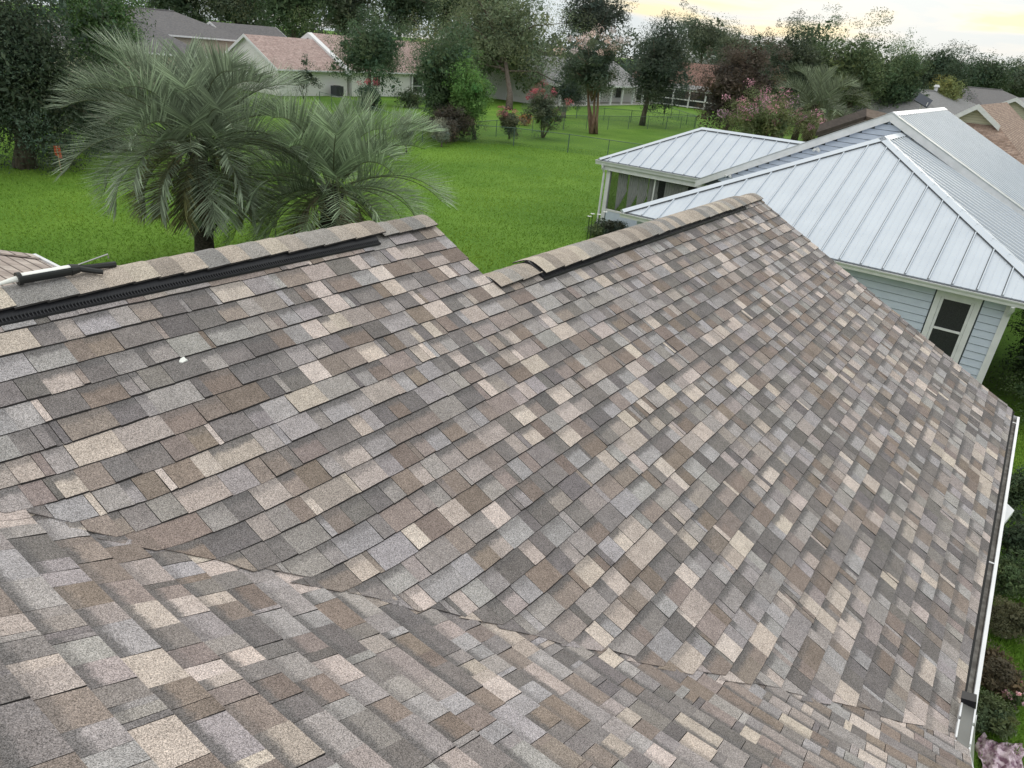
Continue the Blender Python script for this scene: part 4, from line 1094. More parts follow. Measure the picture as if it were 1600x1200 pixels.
def tree(name, label, base, c, r, n=60, clump=None, per=110, leaf=.16, colr=(.045, .07, .03), bark=None, trunk=.2, seed=1, group=None, hollow=.4, lump=.3, bottom=-.75, cat='tree', blossom=None, stems=1, wisps=0, colvar=.28, fill=2.0):
    rg = np.random.default_rng(seed); rn = random.Random(seed)
    base = Vector(base); c = Vector(c)
    e = empty(name, base, label, cat, group)
    clump = clump or (sum(r) / 3) * .3
    C, Rr = crown_clumps(rg, c, r, n, clump, hollow, lump, bottom)
    # trunk and limbs
    mbk = MB()
    for s in range(stems):
        off = Vector((rn.uniform(-1, 1), rn.uniform(-1, 1), 0)) * trunk * (1.2 if stems > 1 else 0)
        sp_ = Vector((rn.uniform(-1, 1) * r[0], rn.uniform(-1, 1) * r[1], 0)) * (.45 if stems > 1 else .1)
        top = Vector((c.x, c.y, c.z + r[2] * .25)) + sp_
        p1 = base + off; pts = []
        for k in range(6):
            t = k / 5; p = p1.lerp(top, t); p += Vector((rn.uniform(-1, 1), rn.uniform(-1, 1), 0)) * trunk * .6 * (0 < t < 1)
            pts.append(p)
        mbk.tube(pts, [trunk * (1.25 if k == 0 else 1.0 - .14 * k) / (1 if stems == 1 else 1.5) for k in range(6)], 9)
    mbk.build('trunk', bark or BARK, e, smooth=True)
    nl = min(len(C), 14)
    mbl = MB()
    for k in range(nl):
        q = Vector(C[k]); t = rn.uniform(.45, .9)
        s = base.lerp(Vector((c.x, c.y, c.z + r[2] * .2)), t)
        mid = s.lerp(q, .5) + Vector((0, 0, (q - s).length * .1))
        mbl.tube([s, mid, q], [trunk * .42, trunk * .25, trunk * .07], 6)
    mbl.build('limbs', bark or BARK, e, smooth=True)
    V, Cc = leaf_quads(rg, C, Rr, int(per * 1.85), leaf * .64, colr, colvar)
    # larger leaf sprays deep in the crown
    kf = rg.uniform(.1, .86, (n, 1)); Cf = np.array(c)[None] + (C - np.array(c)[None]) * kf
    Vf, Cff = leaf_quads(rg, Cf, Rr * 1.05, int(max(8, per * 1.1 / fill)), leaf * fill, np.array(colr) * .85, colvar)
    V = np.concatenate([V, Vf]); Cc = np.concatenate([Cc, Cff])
    if wisps:
        d = rg.normal(size=(wisps, 3)); d /= np.linalg.norm(d, axis=1)[:, None]; d[:, 2] = np.abs(d[:, 2]) * 1.1
        Cw = np.array(c)[None] + d * np.array(r)[None] * rg.uniform(.95, 1.15, (wisps, 1))
        V2, C2 = leaf_quads(rg, Cw, np.full((wisps, 3), clump * .38), max(12, per // 3), leaf * .6, colr, colvar)
        V = np.concatenate([V, V2]); Cc = np.concatenate([Cc, C2])
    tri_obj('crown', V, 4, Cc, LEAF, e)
    if blossom:
        bc, frac, zmin = blossom
        sel = np.where(C[:, 2] > c.z + r[2] * zmin)[0]
        if len(sel):
            dirs = C[sel] - np.array(c)[None]; dirs /= np.linalg.norm(dirs, axis=1)[:, None]
            V3, C3 = leaf_quads(rg, C[sel] + dirs * clump * .75 + np.array([0, 0, clump * .3]), Rr[sel] * .62, max(8, int(per * frac)), leaf * .9, bc, .3)
            tri_obj('blossoms', V3, 4, C3, LEAF, e)
    return e
def tree_px(label, box, dist, base=None, name='tree', depth=1.0, **kw):
    """crown box in photo pixels (x0,x1,y0,y1) at a horizontal distance"""
    x0, x1, y0, y1 = box
    c = at((x0 + x1) / 2, (y0 + y1) / 2, dist); s = ppm(c)
    rx = (x1 - x0) / 2 / s * 1.08; rz = (y1 - y0) / 2 / s * 1.05
    if base is None: base = Vector((c.x, c.y, 0))
    return tree(name, label, base, c, (rx * depth, rx * depth, rz), **kw)
DK = (.030, .044, .026); MD = (.042, .064, .032); LT = (.062, .092, .040); GY = (.050, .062, .042); OL = (.052, .070, .034)
GB = 'trees beyond the houses'
# big dark tree at the left and its neighbours
tree_px('huge dense dark evergreen tree sweeping down to the lawn behind the palms', (-115, 172, -60, 285), 37, base=G(40, 262), n=210, per=140, leaf=.17, fill=1.5, colr=(.026, .037, .024), clump=1.2, trunk=.4, seed=2, bottom=-1, hollow=.3, lump=.35, wisps=30)
tree_px('brighter green tree arching out of the dark evergreen', (95, 212, -40, 110), 41, fill=1.5, n=80, per=150, leaf=.16, colr=(.045, .078, .030), clump=.95, trunk=.3, seed=3, bottom=-.9, wisps=15)
tree_px('dark green shrub mass at the foot of the evergreen', (110, 225, 80, 275), 42, fill=1.5, n=70, per=140, leaf=.16, colr=(.030, .050, .026), clump=.9, trunk=.2, seed=4, bottom=-1)
# backdrop trees (left to right)
back = [((205, 345, -90, 45), 120, DK, 'dark'), ((310, 430, -70, 62), 118, GY, 'grey-green'), ((395, 520, -80, 60), 112, MD, 'olive'), ((470, 600, -95, 62), 120, GY, 'grey'), ((570, 690, -100, 75), 115, DK, 'dark blue-green'),
        ((640, 760, -90, 60), 128, DK, 'blackish'), ((720, 830, -90, 40), 132, MD, 'green')]
bl = ['dark tall tree rising behind the dark grey hip roof', 'grey-green leafy tree behind the small tan outbuilding', 'olive tree behind the pinkish roof ridge', 'dull grey-green tree above the stepped white gables', 'dark blue-green tree behind the round garden tree',
      'blackish tall tree behind the pale elm crown', 'mid green tall tree peeping over the elm']
for k, (bx, ds, cc, _) in enumerate(back):
    tree_px(bl[k], bx, ds, n=80, per=120, leaf=.42, colr=cc, seed=20 + k, trunk=.4, group=GB, bottom=-1, hollow=.3, wisps=10, clump=2.3)
tree_px('round dense dark tree in front of the pinkish roofs', (520, 640, 22, 140), 74, base=G(578, 166), n=90, per=140, leaf=.22, colr=(.034, .054, .030), trunk=.2, seed=30, bottom=-.9, clump=1.05, wisps=12)
tree_px('bushy dark green tree behind the fence corner beside the silvery bush', (648, 745, 45, 195), 54, base=G(705, 213), n=95, per=140, leaf=.19, colr=(.036, .056, .030), seed=31, trunk=.22, bottom=-1, clump=.95, wisps=12)
tree_px('young bright green tree against the bushy dark tree', (700, 770, 92, 200), 52, base=G(742, 218), n=60, per=130, leaf=.17, colr=(.052, .098, .028), seed=32, trunk=.14, bottom=-1, clump=.7, wisps=10)
tree_px('large pale grey-green elm with leaning trunk behind the crape myrtles', (650, 905, -20, 162), 92, base=G(795, 172), n=190, per=130, leaf=.28, colr=(.066, .082, .047), seed=33, trunk=.36, bottom=-.8, clump=1.9, wisps=22, lump=.35)
tree_px('dark flat-topped pine standing against the sky', (872, 985, -25, 88), 125, n=60, per=110, leaf=.36, colr=(.030, .036, .028), seed=34, trunk=.4, bottom=-.5, clump=1.9, hollow=.45, lump=.5)
tree_px('crape myrtle crowned with pale pink blossom and bare reddish stems', (872, 975, 56, 160), 65, base=G(925, 209), n=80, per=120, leaf=.19, colr=(.035, .048, .032), seed=35, bark=CRAPE_BARK, trunk=.22, stems=4, bottom=-.9, clump=.8, blossom=((.27, .21, .20), .5, .25), wisps=8)
tree_px('dark round shade tree on a single trunk inside the back fence', (975, 1090, 25, 178), 78, base=G(1003, 196), n=120, per=130, leaf=.22, colr=(.031, .041, .030), seed=36, trunk=.28, bottom=-.95, clump=1.15, wisps=20)
far = [((1052, 1150, 28, 100), 160, GY, 'rounded far tree between the shade tree and the lanai house'), ((1110, 1180, 55, 120), 150, GY, 'low grey-green tree above the rusty red roof'), ((1165, 1245, 55, 125), 165, DK, 'dark domed tree on the skyline behind the magnolia')]
for k, (bx, ds, cc, lb) in enumerate(far):
    tree_px(lb, bx, ds, n=55, per=110, leaf=.45, colr=cc, seed=50 + k, trunk=.35, group=GB, bottom=-1, clump=2.3)
tree_px('reddish dark magnolia behind the white porch roof', (1092, 1205, 62, 205), 62, n=110, per=120, leaf=.20, colr=(.046, .036, .030), seed=40, trunk=.2, bottom=-1, clump=.9, wisps=14)
oaks = [((1188, 1275, 50, 190), 74, (.034, .044, .030), 'dark oak beside the magnolia'), ((1225, 1312, 38, 175), 80, MD, 'tall wispy oak behind the single palm'), ((1290, 1392, 48, 185), 78, OL, 'broad olive oak above the white gable peak'),
        ((1372, 1432, 70, 180), 82, MD, 'oak left of the solar panel'), ((1430, 1512, 78, 165), 95, DK, 'ragged dark oak above the grey roofs')]
for k, (bx, ds, cc, lb) in enumerate(oaks):
    tree_px(lb, bx, ds, n=110, per=120, leaf=.24, colr=cc, seed=60 + k, trunk=.3, bottom=-1, clump=1.2, wisps=26, lump=.35, hollow=.3)
for k, (bx, lb) in enumerate((((1120, 1240, 85, 190), 'olive tree closing the gap behind the magnolia'), ((1240, 1370, 72, 190), 'grey-green tree standing behind the tall wispy oak'), ((1345, 1480, 92, 190), 'dull green tree standing behind the solar panel'))):
    tree_px(lb, bx, 104, n=90, per=95, leaf=.30, colr=(.036, .046, .032), seed=150 + k, trunk=.3, bottom=-1, clump=1.9, group=GB)
tree_px('yellowish green bush between the oaks and the grey roofs', (1448, 1512, 122, 165), 90, name='bush', n=40, per=90, leaf=.22, colr=(.085, .095, .035), seed=67, trunk=.1, bottom=-1, clump=.9, cat='bush')
fr = [((1500, 1572, 94, 150), 150, DK, 'distant dark tree left of the slate roof'), ((1545, 1640, 98, 160), 160, GY, 'distant grey-green tree above the cream gable'), ((1590, 1690, 92, 160), 170, DK, 'distant dark tree at the end of the street')]
for k, (bx, ds, cc, lb) in enumerate(fr):
    tree_px(lb, bx, ds, n=60, per=100, leaf=.42, colr=cc, seed=70 + k, trunk=.3, group=GB, bottom=-1, clump=2.0, lump=.4, wisps=12)
tree_px('pink flowering crape myrtle bush behind the white porch roof', (1135, 1258, 150, 228), 46, name='flowering_bush', n=70, per=110, leaf=.13, colr=(.07, .085, .04), seed=80, trunk=.1, stems=4, bark=CRAPE_BARK, bottom=-1, clump=.55, blossom=((.21, .11, .145), .4, -.1), cat='bush', wisps=16)
tree_px('red flowering crape myrtle by the fence', (815, 886, 138, 212), 57, base=G(848, 215), name='flowering_bush', n=50, per=100, leaf=.13, colr=(.045, .055, .035), seed=81, trunk=.1, stems=4, bark=CRAPE_BARK, bottom=-1, clump=.5, blossom=((.16, .045, .06), .5, .25), cat='bush')
tree_px('small faded pink flowering bush at the fence', (776, 818, 168, 214), 53, base=G(796, 217), name='flowering_bush', n=30, per=90, leaf=.12, colr=(.05, .055, .035), seed=82, trunk=.06, stems=3, bark=CRAPE_BARK, bottom=-1, clump=.4, blossom=((.18, .08, .08), .45, .2), cat='bush')
tree_px('red flowering shrub in the bed before the pinkish house', (556, 600, 128, 182), 68, base=G(577, 181), name='flowering_bush', n=40, per=90, leaf=.15, colr=(.028, .045, .030), seed=83, trunk=.08, stems=3, bottom=-1, clump=.55, blossom=((.15, .04, .05), .45, .45), cat='bush')
tree_px('low orange-brown shrub behind the fence', (808, 834, 178, 194), 66, name='bush', n=14, per=70, leaf=.12, colr=(.20, .09, .05), seed=84, trunk=.05, bottom=-1, clump=.35, cat='bush')
tree_px('low dark red shrubs under the bushy dark tree', (640, 760, 165, 222), 51, name='bush', n=60, per=110, leaf=.14, colr=(.040, .034, .028), seed=85, trunk=.08, bottom=-1, clump=.5, cat='bush')
tree_px('bare-stemmed dark sapling before the white lap siding', (448, 500, 92, 150), 66, base=G(475, 158), name='sapling', n=26, per=40, leaf=.16, colr=(.04, .05, .035), seed=86, trunk=.06, stems=3, bottom=-.8, clump=.4, cat='tree')
tree_px('rounded shrub beside the screened porch', (618, 665, 140, 168), 74, name='bush', n=24, per=90, leaf=.16, colr=(.042, .055, .03), seed=87, trunk=.08, bottom=-1, clump=.7, cat='bush')
tree_px('round silvery bush on a short stem beside the fence corner', (672, 707, 188, 224), 48, base=G(690, 230), name='bush', n=36, per=110, leaf=.09, colr=(.11, .12, .10), seed=88, trunk=.05, bottom=-1, clump=.3, cat='bush', colvar=.15)
tree_px('silvery bush half hidden behind the palm frond', (618, 650, 172, 236), 40, base=G(635, 238), name='bush', n=36, per=110, leaf=.09, colr=(.10, .115, .09), seed=89, trunk=.05, bottom=-1, clump=.3, cat='bush', colvar=.15)
tree_px('dark evergreen behind the crape myrtle trunks', (868, 915, 105, 175), 78, base=G(880, 184), n=40, per=110, leaf=.2, colr=(.026, .034, .028), seed=90, trunk=.25, bark=PALE_BARK, bottom=-.9, clump=.8)

# ================================================================== PALMS
PALMT = noisy('palm_trunk', (.02, .018, .015), (.07, .06, .05), 14, .95, bump=.8, stretch=(1, 1, 2.5))
RACH = mat('palm_rachis', (.12, .14, .075), .6)
def palm(label, base, top, flen, nf, seed, colr=(.235, .285, .205), leafw=.040, nl=62, trunk=.24, dead=5):
    rg = np.random.default_rng(seed); rn = random.Random(seed)
    base = Vector(base); top = Vector(top)
    e = empty('palm_tree', base, label, 'palm')
    b = MB(); b.tube([base, base.lerp(top, .3), base.lerp(top, .7), top + Vector((0, 0, .1))], [trunk * 1.2, trunk, trunk * 1.05, trunk * .8], 12); tk = b.build('trunk', PALMT, e, smooth=True)
    # old leaf bases
    for k in range(26):
        t = rn.uniform(.35, .98); a = rn.uniform(0, 6.283); p = base.lerp(top, t)
        d = Vector((math.cos(a), math.sin(a), 0)); b = MB()
        b.tube([p + d * trunk * .8, p + d * (trunk + .10) + Vector((0, 0, .16)), p + d * (trunk + .16) + Vector((0, 0, .34))], [.05, .035, .02], 5); b.build('leaf_base', PALMT, tk)
    for f in range(nf):
        a = f * 2.39996 + rn.uniform(-.25, .25)
        t = f / (nf - 1)                       # 0 young upright .. 1 old drooping
        el = math.radians(84 - 126 * t ** .9 + rn.uniform(-8, 8)); isdead = f >= nf - dead
        L = flen * rn.uniform(.85, 1.1) * (.82 + .3 * math.sin(math.pi * min(1, t + .15)))
        bend = rn.uniform(1.0, 1.5) + .3 * t
        if isdead: el = math.radians(rn.uniform(-55, -20)); bend = 1.0; L *= .8
        # rachis curve
        pts = []; p = Vector(top) + Vector((math.cos(a), math.sin(a), 0)) * trunk * .6; ang = el; ns = 22
        for k in range(ns + 1):
            pts.append(p.copy())
            d = Vector((math.cos(a) * math.cos(ang), math.sin(a) * math.cos(ang), math.sin(ang)))
            p = p + d * (L / ns); s = k / ns
            ang -= bend / ns * (.35 + 1.5 * s); ang = max(ang, math.radians(-88))
        P = np.array([list(q) for q in pts]); T = np.gradient(P, axis=0); T /= np.linalg.norm(T, axis=1)[:, None]
        side = np.array([-math.sin(a), math.cos(a), 0.0])
        side = side + rg.normal(0, .12, 3); side /= np.linalg.norm(side)
        c0 = np.array((.20, .17, .115) if isdead else colr) * rn.uniform(.8, 1.22)
        if not isdead and t > .72 and rn.random() < .35: c0 = np.array((.15, .15, .07)) * rn.uniform(.8, 1.1)
        V = []; Cc = []
        for k in range(nl):
            s = .17 + .83 * (k + .5) / nl
            x = s * ns; i = min(int(x), ns - 1); w = x - i
            pp = P[i] * (1 - w) + P[i + 1] * w; tt = T[i]
            upv = np.cross(side, tt); upv = upv if upv[2] > 0 else -upv
            ll = flen * (.11 + .24 * math.sin(math.pi * min(1, (s * .86 + .10))) ** .8) * rn.uniform(.85, 1.12)
            for sg in (-1, 1):
                dr = side * sg * .74 + upv * (.62 if not isdead else .1) + tt * (.55 + .5 * s) + rg.normal(0, .09, 3)
                dr /= np.linalg.norm(dr)
                drp = np.array([0, 0, -1.0]) * (.05 + .14 * t + (.5 if isdead else 0)) * rn.uniform(.4, 1.3)
                q1 = pp + dr * ll * .55; d2 = dr + drp; d2 /= np.linalg.norm(d2)
                q2 = q1 + d2 * ll * .5
                wv = np.cross(dr, upv); wv /= max(1e-6, np.linalg.norm(wv)); wv = wv * .7 + upv * .3 * sg
                wl = leafw * rn.uniform(.8, 1.2)
                V += [pp - wv * wl * .35, pp + wv * wl * .35, q1 + wv * wl * .5, q1 - wv * wl * .5]
                V += [q1 - wv * wl * .5, q1 + wv * wl * .5, q2 + wv * wl * .06, q2 - wv * wl * .06]
                cc = c0 * rn.choice((.7, .85, 1.0, 1.2, 1.7)) * rn.uniform(.9, 1.1); Cc += [cc, cc]
        fo = tri_obj('frond', np.array(V), 4, np.array(Cc), LEAF, e)
        b = MB(); b.tube(pts[::2], [.020 * (1 - .85 * k / (ns / 2)) + .003 for k in range(len(pts[::2]))], 5); b.build('rachis', RACH, fo)
    return e
pb = G(322, 428); pc = at(310, 228, math.hypot(pb.x, pb.y))
palm('tall grey-green feather palm with drooping brown lower fronds by the shingle ridge', pb, pc, 2.85, 68, 5, nl=64, dead=5)
pb2 = G(505, 425); pc2 = at(520, 295, math.hypot(pb2.x, pb2.y))
palm('shorter brighter green feather palm beside the tall palm', pb2, pc2, 2.95, 52, 6, colr=(.24, .305, .20), nl=60, dead=3)
pr = at(1272, 190, 50)
palm('single feather palm behind the pink flowering bush and white gable', Vector((pr.x, pr.y, 0)), at(1273, 166, 50), 2.9, 34, 7, colr=(.18, .215, .145), leafw=.042, nl=46, dead=5)

# ================================================================== far wood along the horizon
rg = np.random.default_rng(99)
Cs = []; Rs = []
for azd in np.arange(-6, 84, .8):
    for k in range(14):
        a = math.radians(azd + rg.uniform(-.5, .5)); dd = rg.uniform(185, 215)
        hgt = (27 if azd > 39 else 8.5 + max(0, azd - 30) * .6) * (1 + .25 * math.sin(azd * .7) + .12 * math.sin(azd * 2.3))
        Cs.append([math.cos(a) * dd, math.sin(a) * dd, rg.uniform(.0, 1.0) ** 1.3 * hgt]); q = rg.uniform(2.0, 3.4); Rs.append([q, q, q * .85])
V, Cc = leaf_quads(rg, np.array(Cs), np.array(Rs), 62, .95, (.034, .042, .031), .3)
tag(tri_obj('distant_wood', V, 4, Cc, LEAF), 'dark distant wood closing the view behind the houses', 'wood', kind='stuff')

# ================================================================== FENCES (chain link)
FMET = mat('green_fence_metal', (.10, .15, .125), .5, .3)
FWIRE = mat('green_fence_wire', (.06, .11, .09), .6)
def fence(label, pts, h=1.2, posts=None, rail=True, gap=3.0, mesh=True):
    pts = [Vector((p[0], p[1], 0)) for p in pts]
    e = empty('chain_link_fence', pts[0], label, 'fence', 'chain link fences round the far lawns')
    first = True
    for a, c in zip(pts[:-1], pts[1:]):
        L = (c - a).length; n = max(1, round(L / gap)); u = (c - a) / L
        for k in range(n + 1):
            if k == 0 and not first: continue
            p = a + u * (L * k / n); b = MB(); rr = .036 if k in (0, n) else .026
            b.tube([p, p + Vector((0, 0, h + .03))], rr, 7); b.build('post', FMET, e)
        first = False
        b = MB(); b.tube([a + Vector((0, 0, h)), c + Vector((0, 0, h))], .022, 6); b.build('top_rail', FMET, e)
        # diamond mesh: two sets of thin slanting wires
        V = []; st = .11; n = int(L / st); nv = Vector((-u.y, u.x, 0)); w = .0035
        for k in range(-int(h / st), n):
            for sg in (1, -1):
                x0, z0, x1, z1 = k * st, .04, k * st + h - .05, h - .01
                if sg < 0: z0, z1 = z1, z0
                # clip to the run
                if x1 <= 0 or x0 >= L: continue
                sl = (z1 - z0) / (x1 - x0)
                if x0 < 0: z0 += sl * (-x0); x0 = 0
                if x1 > L: z1 += sl * (L - x1); x1 = L
                A_ = a + u * x0 + Vector((0, 0, z0)); B_ = a + u * x1 + Vector((0, 0, z1)); dd = (B_ - A_).normalized(); pw = dd.cross(nv) * w
                V += [tuple(A_ - pw), tuple(A_ + pw), tuple(B_ + pw), tuple(B_ - pw)]
        V = np.array(V); nf = len(V) // 4
        mo = tri_obj('wire_mesh', V, 4, np.full((nf, 3), .1), FWIRE, e); tag(mo, kind='stuff')
    return e
fc = G(708, 221)
fence('green chain link fence crossing the lawn from the silvery bush to the white porch', [(fc.x, fc.y), (G(802, 228).x, G(802, 228).y), (42.9, 26.5), (44.6, 18.0)])
p1 = G(660, 223); p2 = G(559, 183); p3 = G(500, 166)
fence('green chain link fence running back from the silvery bush towards the pinkish house', [(fc.x, fc.y), (p1.x, p1.y), (p2.x, p2.y), (p3.x, p3.y)])
k1 = G(880, 203); k2 = G(1040, 202)
fence('dark chain link fence behind the crape myrtles across the middle of the lawn', [(fc.x, fc.y), (k1.x, k1.y), (k2.x, k2.y), (80, 30)])
j0 = G(900, 185); j1 = G(985, 191)
fence('chain link fence along the far side of the shade tree', [(j0.x, j0.y), (j1.x, j1.y), (k2.x + 6, k2.y - .6), (k2.x + 14, k2.y + 6)])
# survey stake with orange flag
fp = G(97, 274)
fs = empty('marker_stake', fp, 'thin wooden stake with orange flag in front of the dark evergreen', 'stake')
s0 = at(88, 228, math.hypot(fp.x, fp.y))
b = MB(); b.tube([fp, s0], .022, 6); b.build('stake', mat('stake_wood', (.45, .33, .2), .8), fs)
b = MB(); v = s0.lerp(fp, .0); w_ = s0.lerp(fp, .42); off = Vector((-.08, .06, 0))
b.hexa([v + off, v - off, w_ - off * 1.2, w_ + off * 1.2, v + off + Vector((.02, .02, 0)), v - off + Vector((.02, .02, 0)), w_ - off * 1.2 + Vector((.03, .03, 0)), w_ + off * 1.2 + Vector((.03, .03, 0))]); b.build('flag', mat('orange_ribbon', (.55, .08, .03), .6), fs)

# ================================================================== ON THE ROOF
# caulking gun lying on the ridge
gpos = Vector((1.35, YR1 - .0, zr1 + .085))
cg = empty('caulking_gun', (1.35, YR1, zr1 + .05), 'black caulking gun with white cartridge lying on the shingle ridge', 'caulking gun')
GM = mat('gun_metal', (.018, .019, .02), .45); CW = mat('cartridge_white', (.75, .75, .73), .4)
zc = zr1 + .05 + .030
P = lambda x, y=0, z=0: Vector((x, YR1 - .02 + y, zc + z))
gx = 1.24
b = MB(); b.tube([P(gx + .0), P(gx + .24)], .026, 14); b.build('cartridge', CW, cg, smooth=False)
b = MB()   # half-open cradle wrapped round the cartridge
n = 12
for k in range(n):
    t0 = math.pi * (.78 + 1.35 * k / n); t1 = math.pi * (.78 + 1.35 * (k + 1) / n)
    q = [P(gx - .004, .0285 * math.cos(t), .0285 * math.sin(t)) for t in (t0, t1)]; q2 = [P(gx + .235, .0285 * math.cos(t), .0285 * math.sin(t)) for t in (t0, t1)]
    b.face([q[0], q[1], q2[1], q2[0]])
b.build('cradle', GM, cg, smooth=True)
b = MB(); b.tube([P(gx - .012), P(gx + .006)], .033, 14); b.build('front_plate', GM, cg)
b = MB(); b.tube([P(gx + .232), P(gx + .275)], [.031, .022], 12); b.build('rear_collar', GM, cg)
b = MB(); b.tube([P(gx - .012), P(gx - .03), P(gx - .115, 0, -.012)], [.016, .013, .006], 10); b.build('nozzle', CW, cg)
b = MB(); b.tube([P(gx + .27), P(gx + .34, -.03, -.02), P(gx + .37, -.05, -.025)], [.016, .015, .014], 8); b.build('trigger', GM, cg)
b = MB(); b.tube([P(gx + .27, .01, .0), P(gx + .36, .02, -.012), P(gx + .47, .025, -.02)], [.014, .016, .017], 8); b.build('handle', GM, cg)
b = MB(); b.tube([P(gx + .26, .01, .012), P(gx + .45, .045, .035), P(gx + .45, .045, .012)], .004, 6); b.build('plunger_rod', mat('rod_steel', (.35, .35, .34), .35, .8), cg)
# white scrap on the slope
def on_slope(px, py):
    d = W(px, py); n = np.array([0, -TP, 1.0]); t = -(H - ZS0) / (n @ d); p = CAMP + d * t
    return Vector((p[0], p[1], zS(p[1])))
c = on_slope(287, 567)
b = MB(); rr = random.Random(3)
ring = [(c.x + .022 * math.cos(t) * rr.uniform(.4, 1.3), c.y + .017 * math.sin(t) * rr.uniform(.6, 1.2)) for t in np.arange(0, 6.2, .7)]
b.face([(x, y, zS(y) + .013 + rr.uniform(0, .014)) for x, y in ring]); bot = [(x, y, zS(y) + .008) for x, y in ring]
for k in range(len(ring)):
    p = b.v[k]; q = b.v[(k + 1) % len(ring)]; b.face([p, bot[k], bot[(k + 1) % len(ring)], q])
tag(b.build('plastic_scrap', CW), 'small white crumpled plastic scrap lying on the shingles', 'scrap')

# ladder leaning on the gutter corner
ALU = noisy('ladder_fibreglass', (.42, .42, .39), (.52, .52, .49), 9, .5)
GRY = noisy('ladder_grey', (.13, .13, .125), (.17, .17, .165), 5, .5)
ld = empty('ladder', (4.3, -1.55, 0), 'grey ladder with black rubber rail caps leaning on the white gutter', 'ladder')
lt, lb_ = Vector((0, -.745, 2.88)), Vector((0, -1.60, 0.0)); lu = (lt - lb_).normalized()
xA, xB = 3.88, 4.43
for x in (xA, xB):
    a = Vector((x, lb_.y, 0)); c = Vector((x, lt.y, lt.z))
    rl = MB(); rl.bar(a, c, .03, .08, up=(0, 1, .3)); ro = rl.build('rail', ALU, ld)
    cp = MB(); cp.bar(c - lu * .06, c + lu * .012, .075, .08, up=(0, 1, .3)); cp.build('rubber_cap', BLACK, ro)
    ft = MB(); ft.bar(a, a + lu * .09, .06, .12, up=(0, 1, .3)); ft.build('rubber_foot', BLACK, ro)
z = .3
while z < 2.65:
    p = lb_.lerp(lt, z / lt.z); b = MB(); b.tube([(xA, p.y, p.z), (xB, p.y, p.z)], .018, 8); b.build('rung', ALU, ld); z += .3
p = lb_.lerp(lt, .985)
b = MB(); b.box((xA + .03, p.y - .032, p.z - .012), (xB - .03, p.y + .032, p.z + .012)); pl_ = b.build('top_plate', GRY, ld)
for sg in (-1, 1):
    for x0_, x1_ in ((xA + .04, xA + .16), (xA + .19, xB - .20), (xB - .17, xB - .04)):
        b = MB(); b.box((x0_, p.y + sg * .038 - .005, p.z - .02), (x1_, p.y + sg * .038 + .005, p.z + .016)); b.build('plate_flange', WHITE, pl_)
# bent sheet of white flashing hanging behind the gutter
b = MB(); q0 = G(1527, 1116, 2.42); q1 = G(1514, 1127, 2.44); q2 = G(1512, 1165, 2.44); q3 = G(1519, 1167, 2.36)
b.hexa([q0, q1, q2, q3, q0 - Vector((0, 0, .006)), q1 - Vector((0, 0, .006)), q2 - Vector((0, 0, .006)), q3 - Vector((0, 0, .006))])
b.build('splash_sheet', WHITE, house)

# ================================================================== GARDEN ON THE RIGHT
b = MB(); b.face([(3.6, -1.4, .004), (16.0, -1.4, .004), (16.0, -.4, .004), (3.6, -.4, .004)]); tag(b.build('garden_bed', BED), kind='structure')
def shrub(label, pos, r, hgt, seed, colr, n=40, per=110, leaf=.055, blossom=None, name='shrub', clump=None, cat='shrub', group=None):
    pos = Vector(pos)
    return tree(name, label, (pos.x, pos.y, 0), (pos.x, pos.y, hgt * .52), (r, r, hgt * .5), n=n, per=per, leaf=leaf, colr=colr, seed=seed, trunk=.03, stems=3, bottom=-1, clump=clump or r * .36, blossom=blossom, cat=cat, group=group, hollow=.2)
shrub('clipped dark hedge bush at the corner of the pale blue house', (19.2, -2.0, 0), 1.55, 2.7, 201, (.03, .045, .022), n=90, per=150, leaf=.09)
shrub('tall dark hedge bush behind the corner board', (21.5, -2.6, 0), 1.7, 3.0, 202, (.028, .042, .022), n=90, per=150, leaf=.10)
shrub('lower green hedge bush facing the gutter end', (17.3, -2.4, 0), 1.1, 1.7, 203, (.036, .055, .024), n=70, per=140, leaf=.075)
for k, (px, py, r, h, cc, lb) in enumerate((
        (1592, 770, .55, 1.0, (.026, .040, .020), 'dark leafy shrub beside the downspout elbow'),
        (1590, 850, .50, .9, (.024, .036, .020), 'blackish shrub just past the downspout elbow'),
        (1575, 905, .40, .6, (.040, .058, .026), 'green garden shrub beside the gutter'),
        (1578, 975, .38, .45, (.05, .05, .028), 'brownish green bedding plant along the wall'),
        (1560, 1060, .34, .4, (.055, .045, .03), 'rusty stemmed low plant below the gutter'),
        (1545, 1120, .26, .35, (.045, .06, .03), 'small leafy plant below the ladder top'))):
    g = G(px, py, h * .4); shrub(lb, g, r, h, 210 + k, cc, n=36, per=110, leaf=.045)
for k, (px, py) in enumerate(((1582, 1050), (1592, 1088))):
    g = G(px, py, .2); shrub(('loose clump of pale pink flowers among the rusty stems', 'dense clump of pale pink flowers close to the plastic sheet')[k], g, .10, .30, 230 + k, (.05, .07, .03), n=10, per=30, leaf=.035, blossom=((.33, .20, .22), 1.6, -.5), name='flower_clump', cat='flowers', group='pink flowers below the gutter', clump=.05)
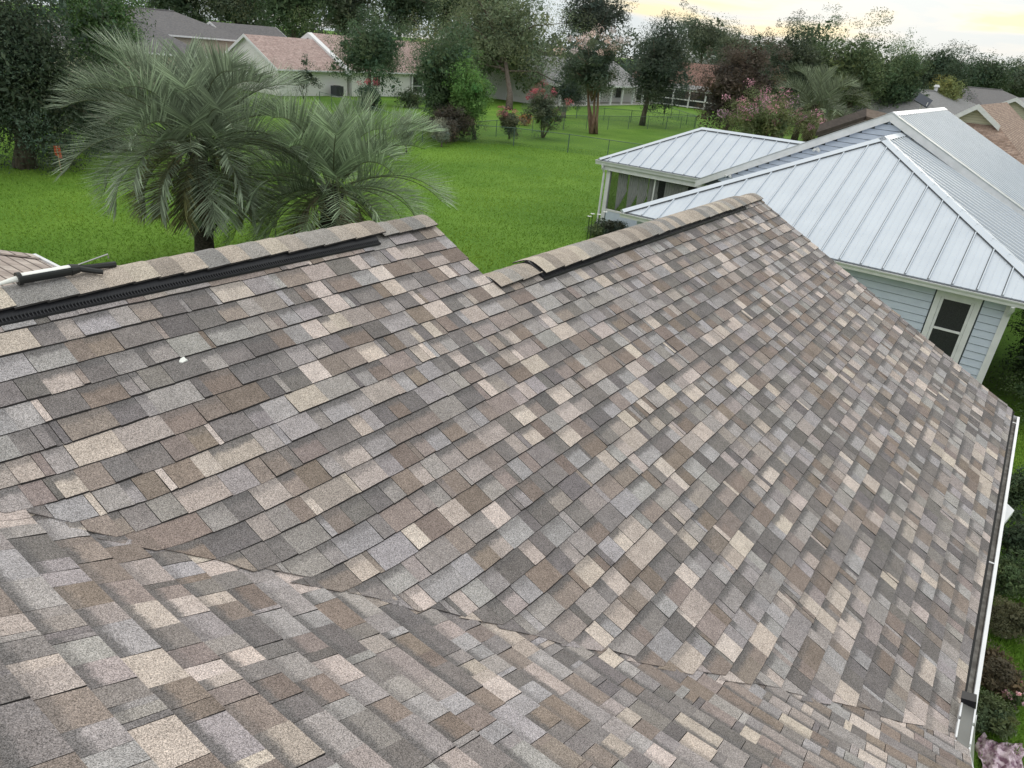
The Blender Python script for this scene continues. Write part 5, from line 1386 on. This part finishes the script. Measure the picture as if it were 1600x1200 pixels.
# crumpled pinkish plastic sheet on the ground
rg = np.random.default_rng(4)
sh = MB(); nx_, ny_ = 26, 20; grid = []
cA = G(1556, 1178, .1)
for i in range(nx_):
    row = []
    for j in range(ny_):
        u = i / (nx_ - 1) - .5; v = j / (ny_ - 1) - .5
        z = .05 + .10 * math.exp(-((u - .05) ** 2 * 9 + v * v * 7)) + .03 * math.sin(9 * u + 5 * v) + .025 * math.sin(23 * v - 11 * u) + rg.uniform(-.022, .022)
        row.append((cA.x + u * .75 + .08 * math.sin(5 * v) - .05, cA.y - v * .42 + .04 * math.sin(7 * u) - .08, max(z * (1 - 3.0 * max(abs(u), abs(v)) ** 3), .012)))
    grid.append(row)
for i in range(nx_ - 1):
    for j in range(ny_ - 1):
        sh.face([grid[i][j], grid[i][j + 1], grid[i + 1][j + 1], grid[i + 1][j]])
PLS = noisy('pinkish_plastic', (.20, .11, .16), (.62, .50, .57), 16, .35, spec=.5, lo=.4, hi=.6)
tag(sh.build('plastic_sheet', PLS, smooth=True), 'crumpled pinkish purple plastic sheet lying on the ground below the ladder', 'plastic sheet')
# white lilies and low plants by the porch corner
pbase = G(948, 352)
for k, (px, py, hh) in enumerate(((921, 336, .9), (936, 333, .85), (946, 329, .9), (926, 332, .95))):
    g = at(px, py + 3, 22.5); e = empty('lily', (g.x, g.y, 0), ('shortest white lily standing furthest from the porch post', 'white lily between two taller lilies', 'white lily closest to the porch post', 'tallest slender white lily on the lawn edge')[k], 'flower', 'white lilies by the porch')
    b = MB(); b.tube([(g.x, g.y, 0), (g.x + .03, g.y, g.z * .6), (g.x, g.y, g.z)], .012, 5); b.build('stem', mat('lily_stem', (.03, .05, .025), .8), e)
    V = []; 
    for q in range(6):
        t = q * 1.047; d = Vector((math.cos(t), math.sin(t), .35)) * .09; sd_ = Vector((-math.sin(t), math.cos(t), 0)) * .03; o = Vector((g.x, g.y, g.z))
        V += [tuple(o), tuple(o + d * .6 + sd_), tuple(o + d), tuple(o + d * .6 - sd_)]
    fo = tri_obj('bloom', np.array(V), 4, np.full((6, 3), .7), LEAF, e)
shrub('low mixed plants at the foot of the porch post', (pbase.x - 2.2, pbase.y - .9, 0), .55, .55, 240, (.05, .065, .03), n=30, per=90, leaf=.07)
shrub('dark leafy plant under the front hip eave', (23.9, 12.4, 0), .6, .7, 241, (.03, .036, .028), n=40, per=110, leaf=.08)

# ================================================================== GRASS
def wedge(rg, n):
    # polar spread in front of the camera, denser near
    a = np.radians(rg.uniform(-2, 88, n)); d = 7 + 46 * rg.uniform(0, 1, n) ** 1.25
    P = np.stack([np.cos(a) * d, np.sin(a) * d], 1)
    keep = ~((P[:, 0] > 24.8) & (P[:, 1] < 13.6) & (P[:, 0] < 38)) & ~((P[:, 0] > 17.2) & (P[:, 1] < 8.3) & (P[:, 0] < 38))
    return P[keep]
tag(blades('grass', 290000, wedge, h=(.035, .085), w=.034, seed=7), 'short bright green lawn grass', 'grass', kind='stuff')
def strip(rg, n):
    return np.stack([rg.uniform(4, 17, n), rg.uniform(-4.5, -1.2, n)], 1)
tag(blades('grass', 60000, strip, h=(.04, .10), w=.014, seed=8), 'green grass beside the garden bed', 'grass', kind='stuff')
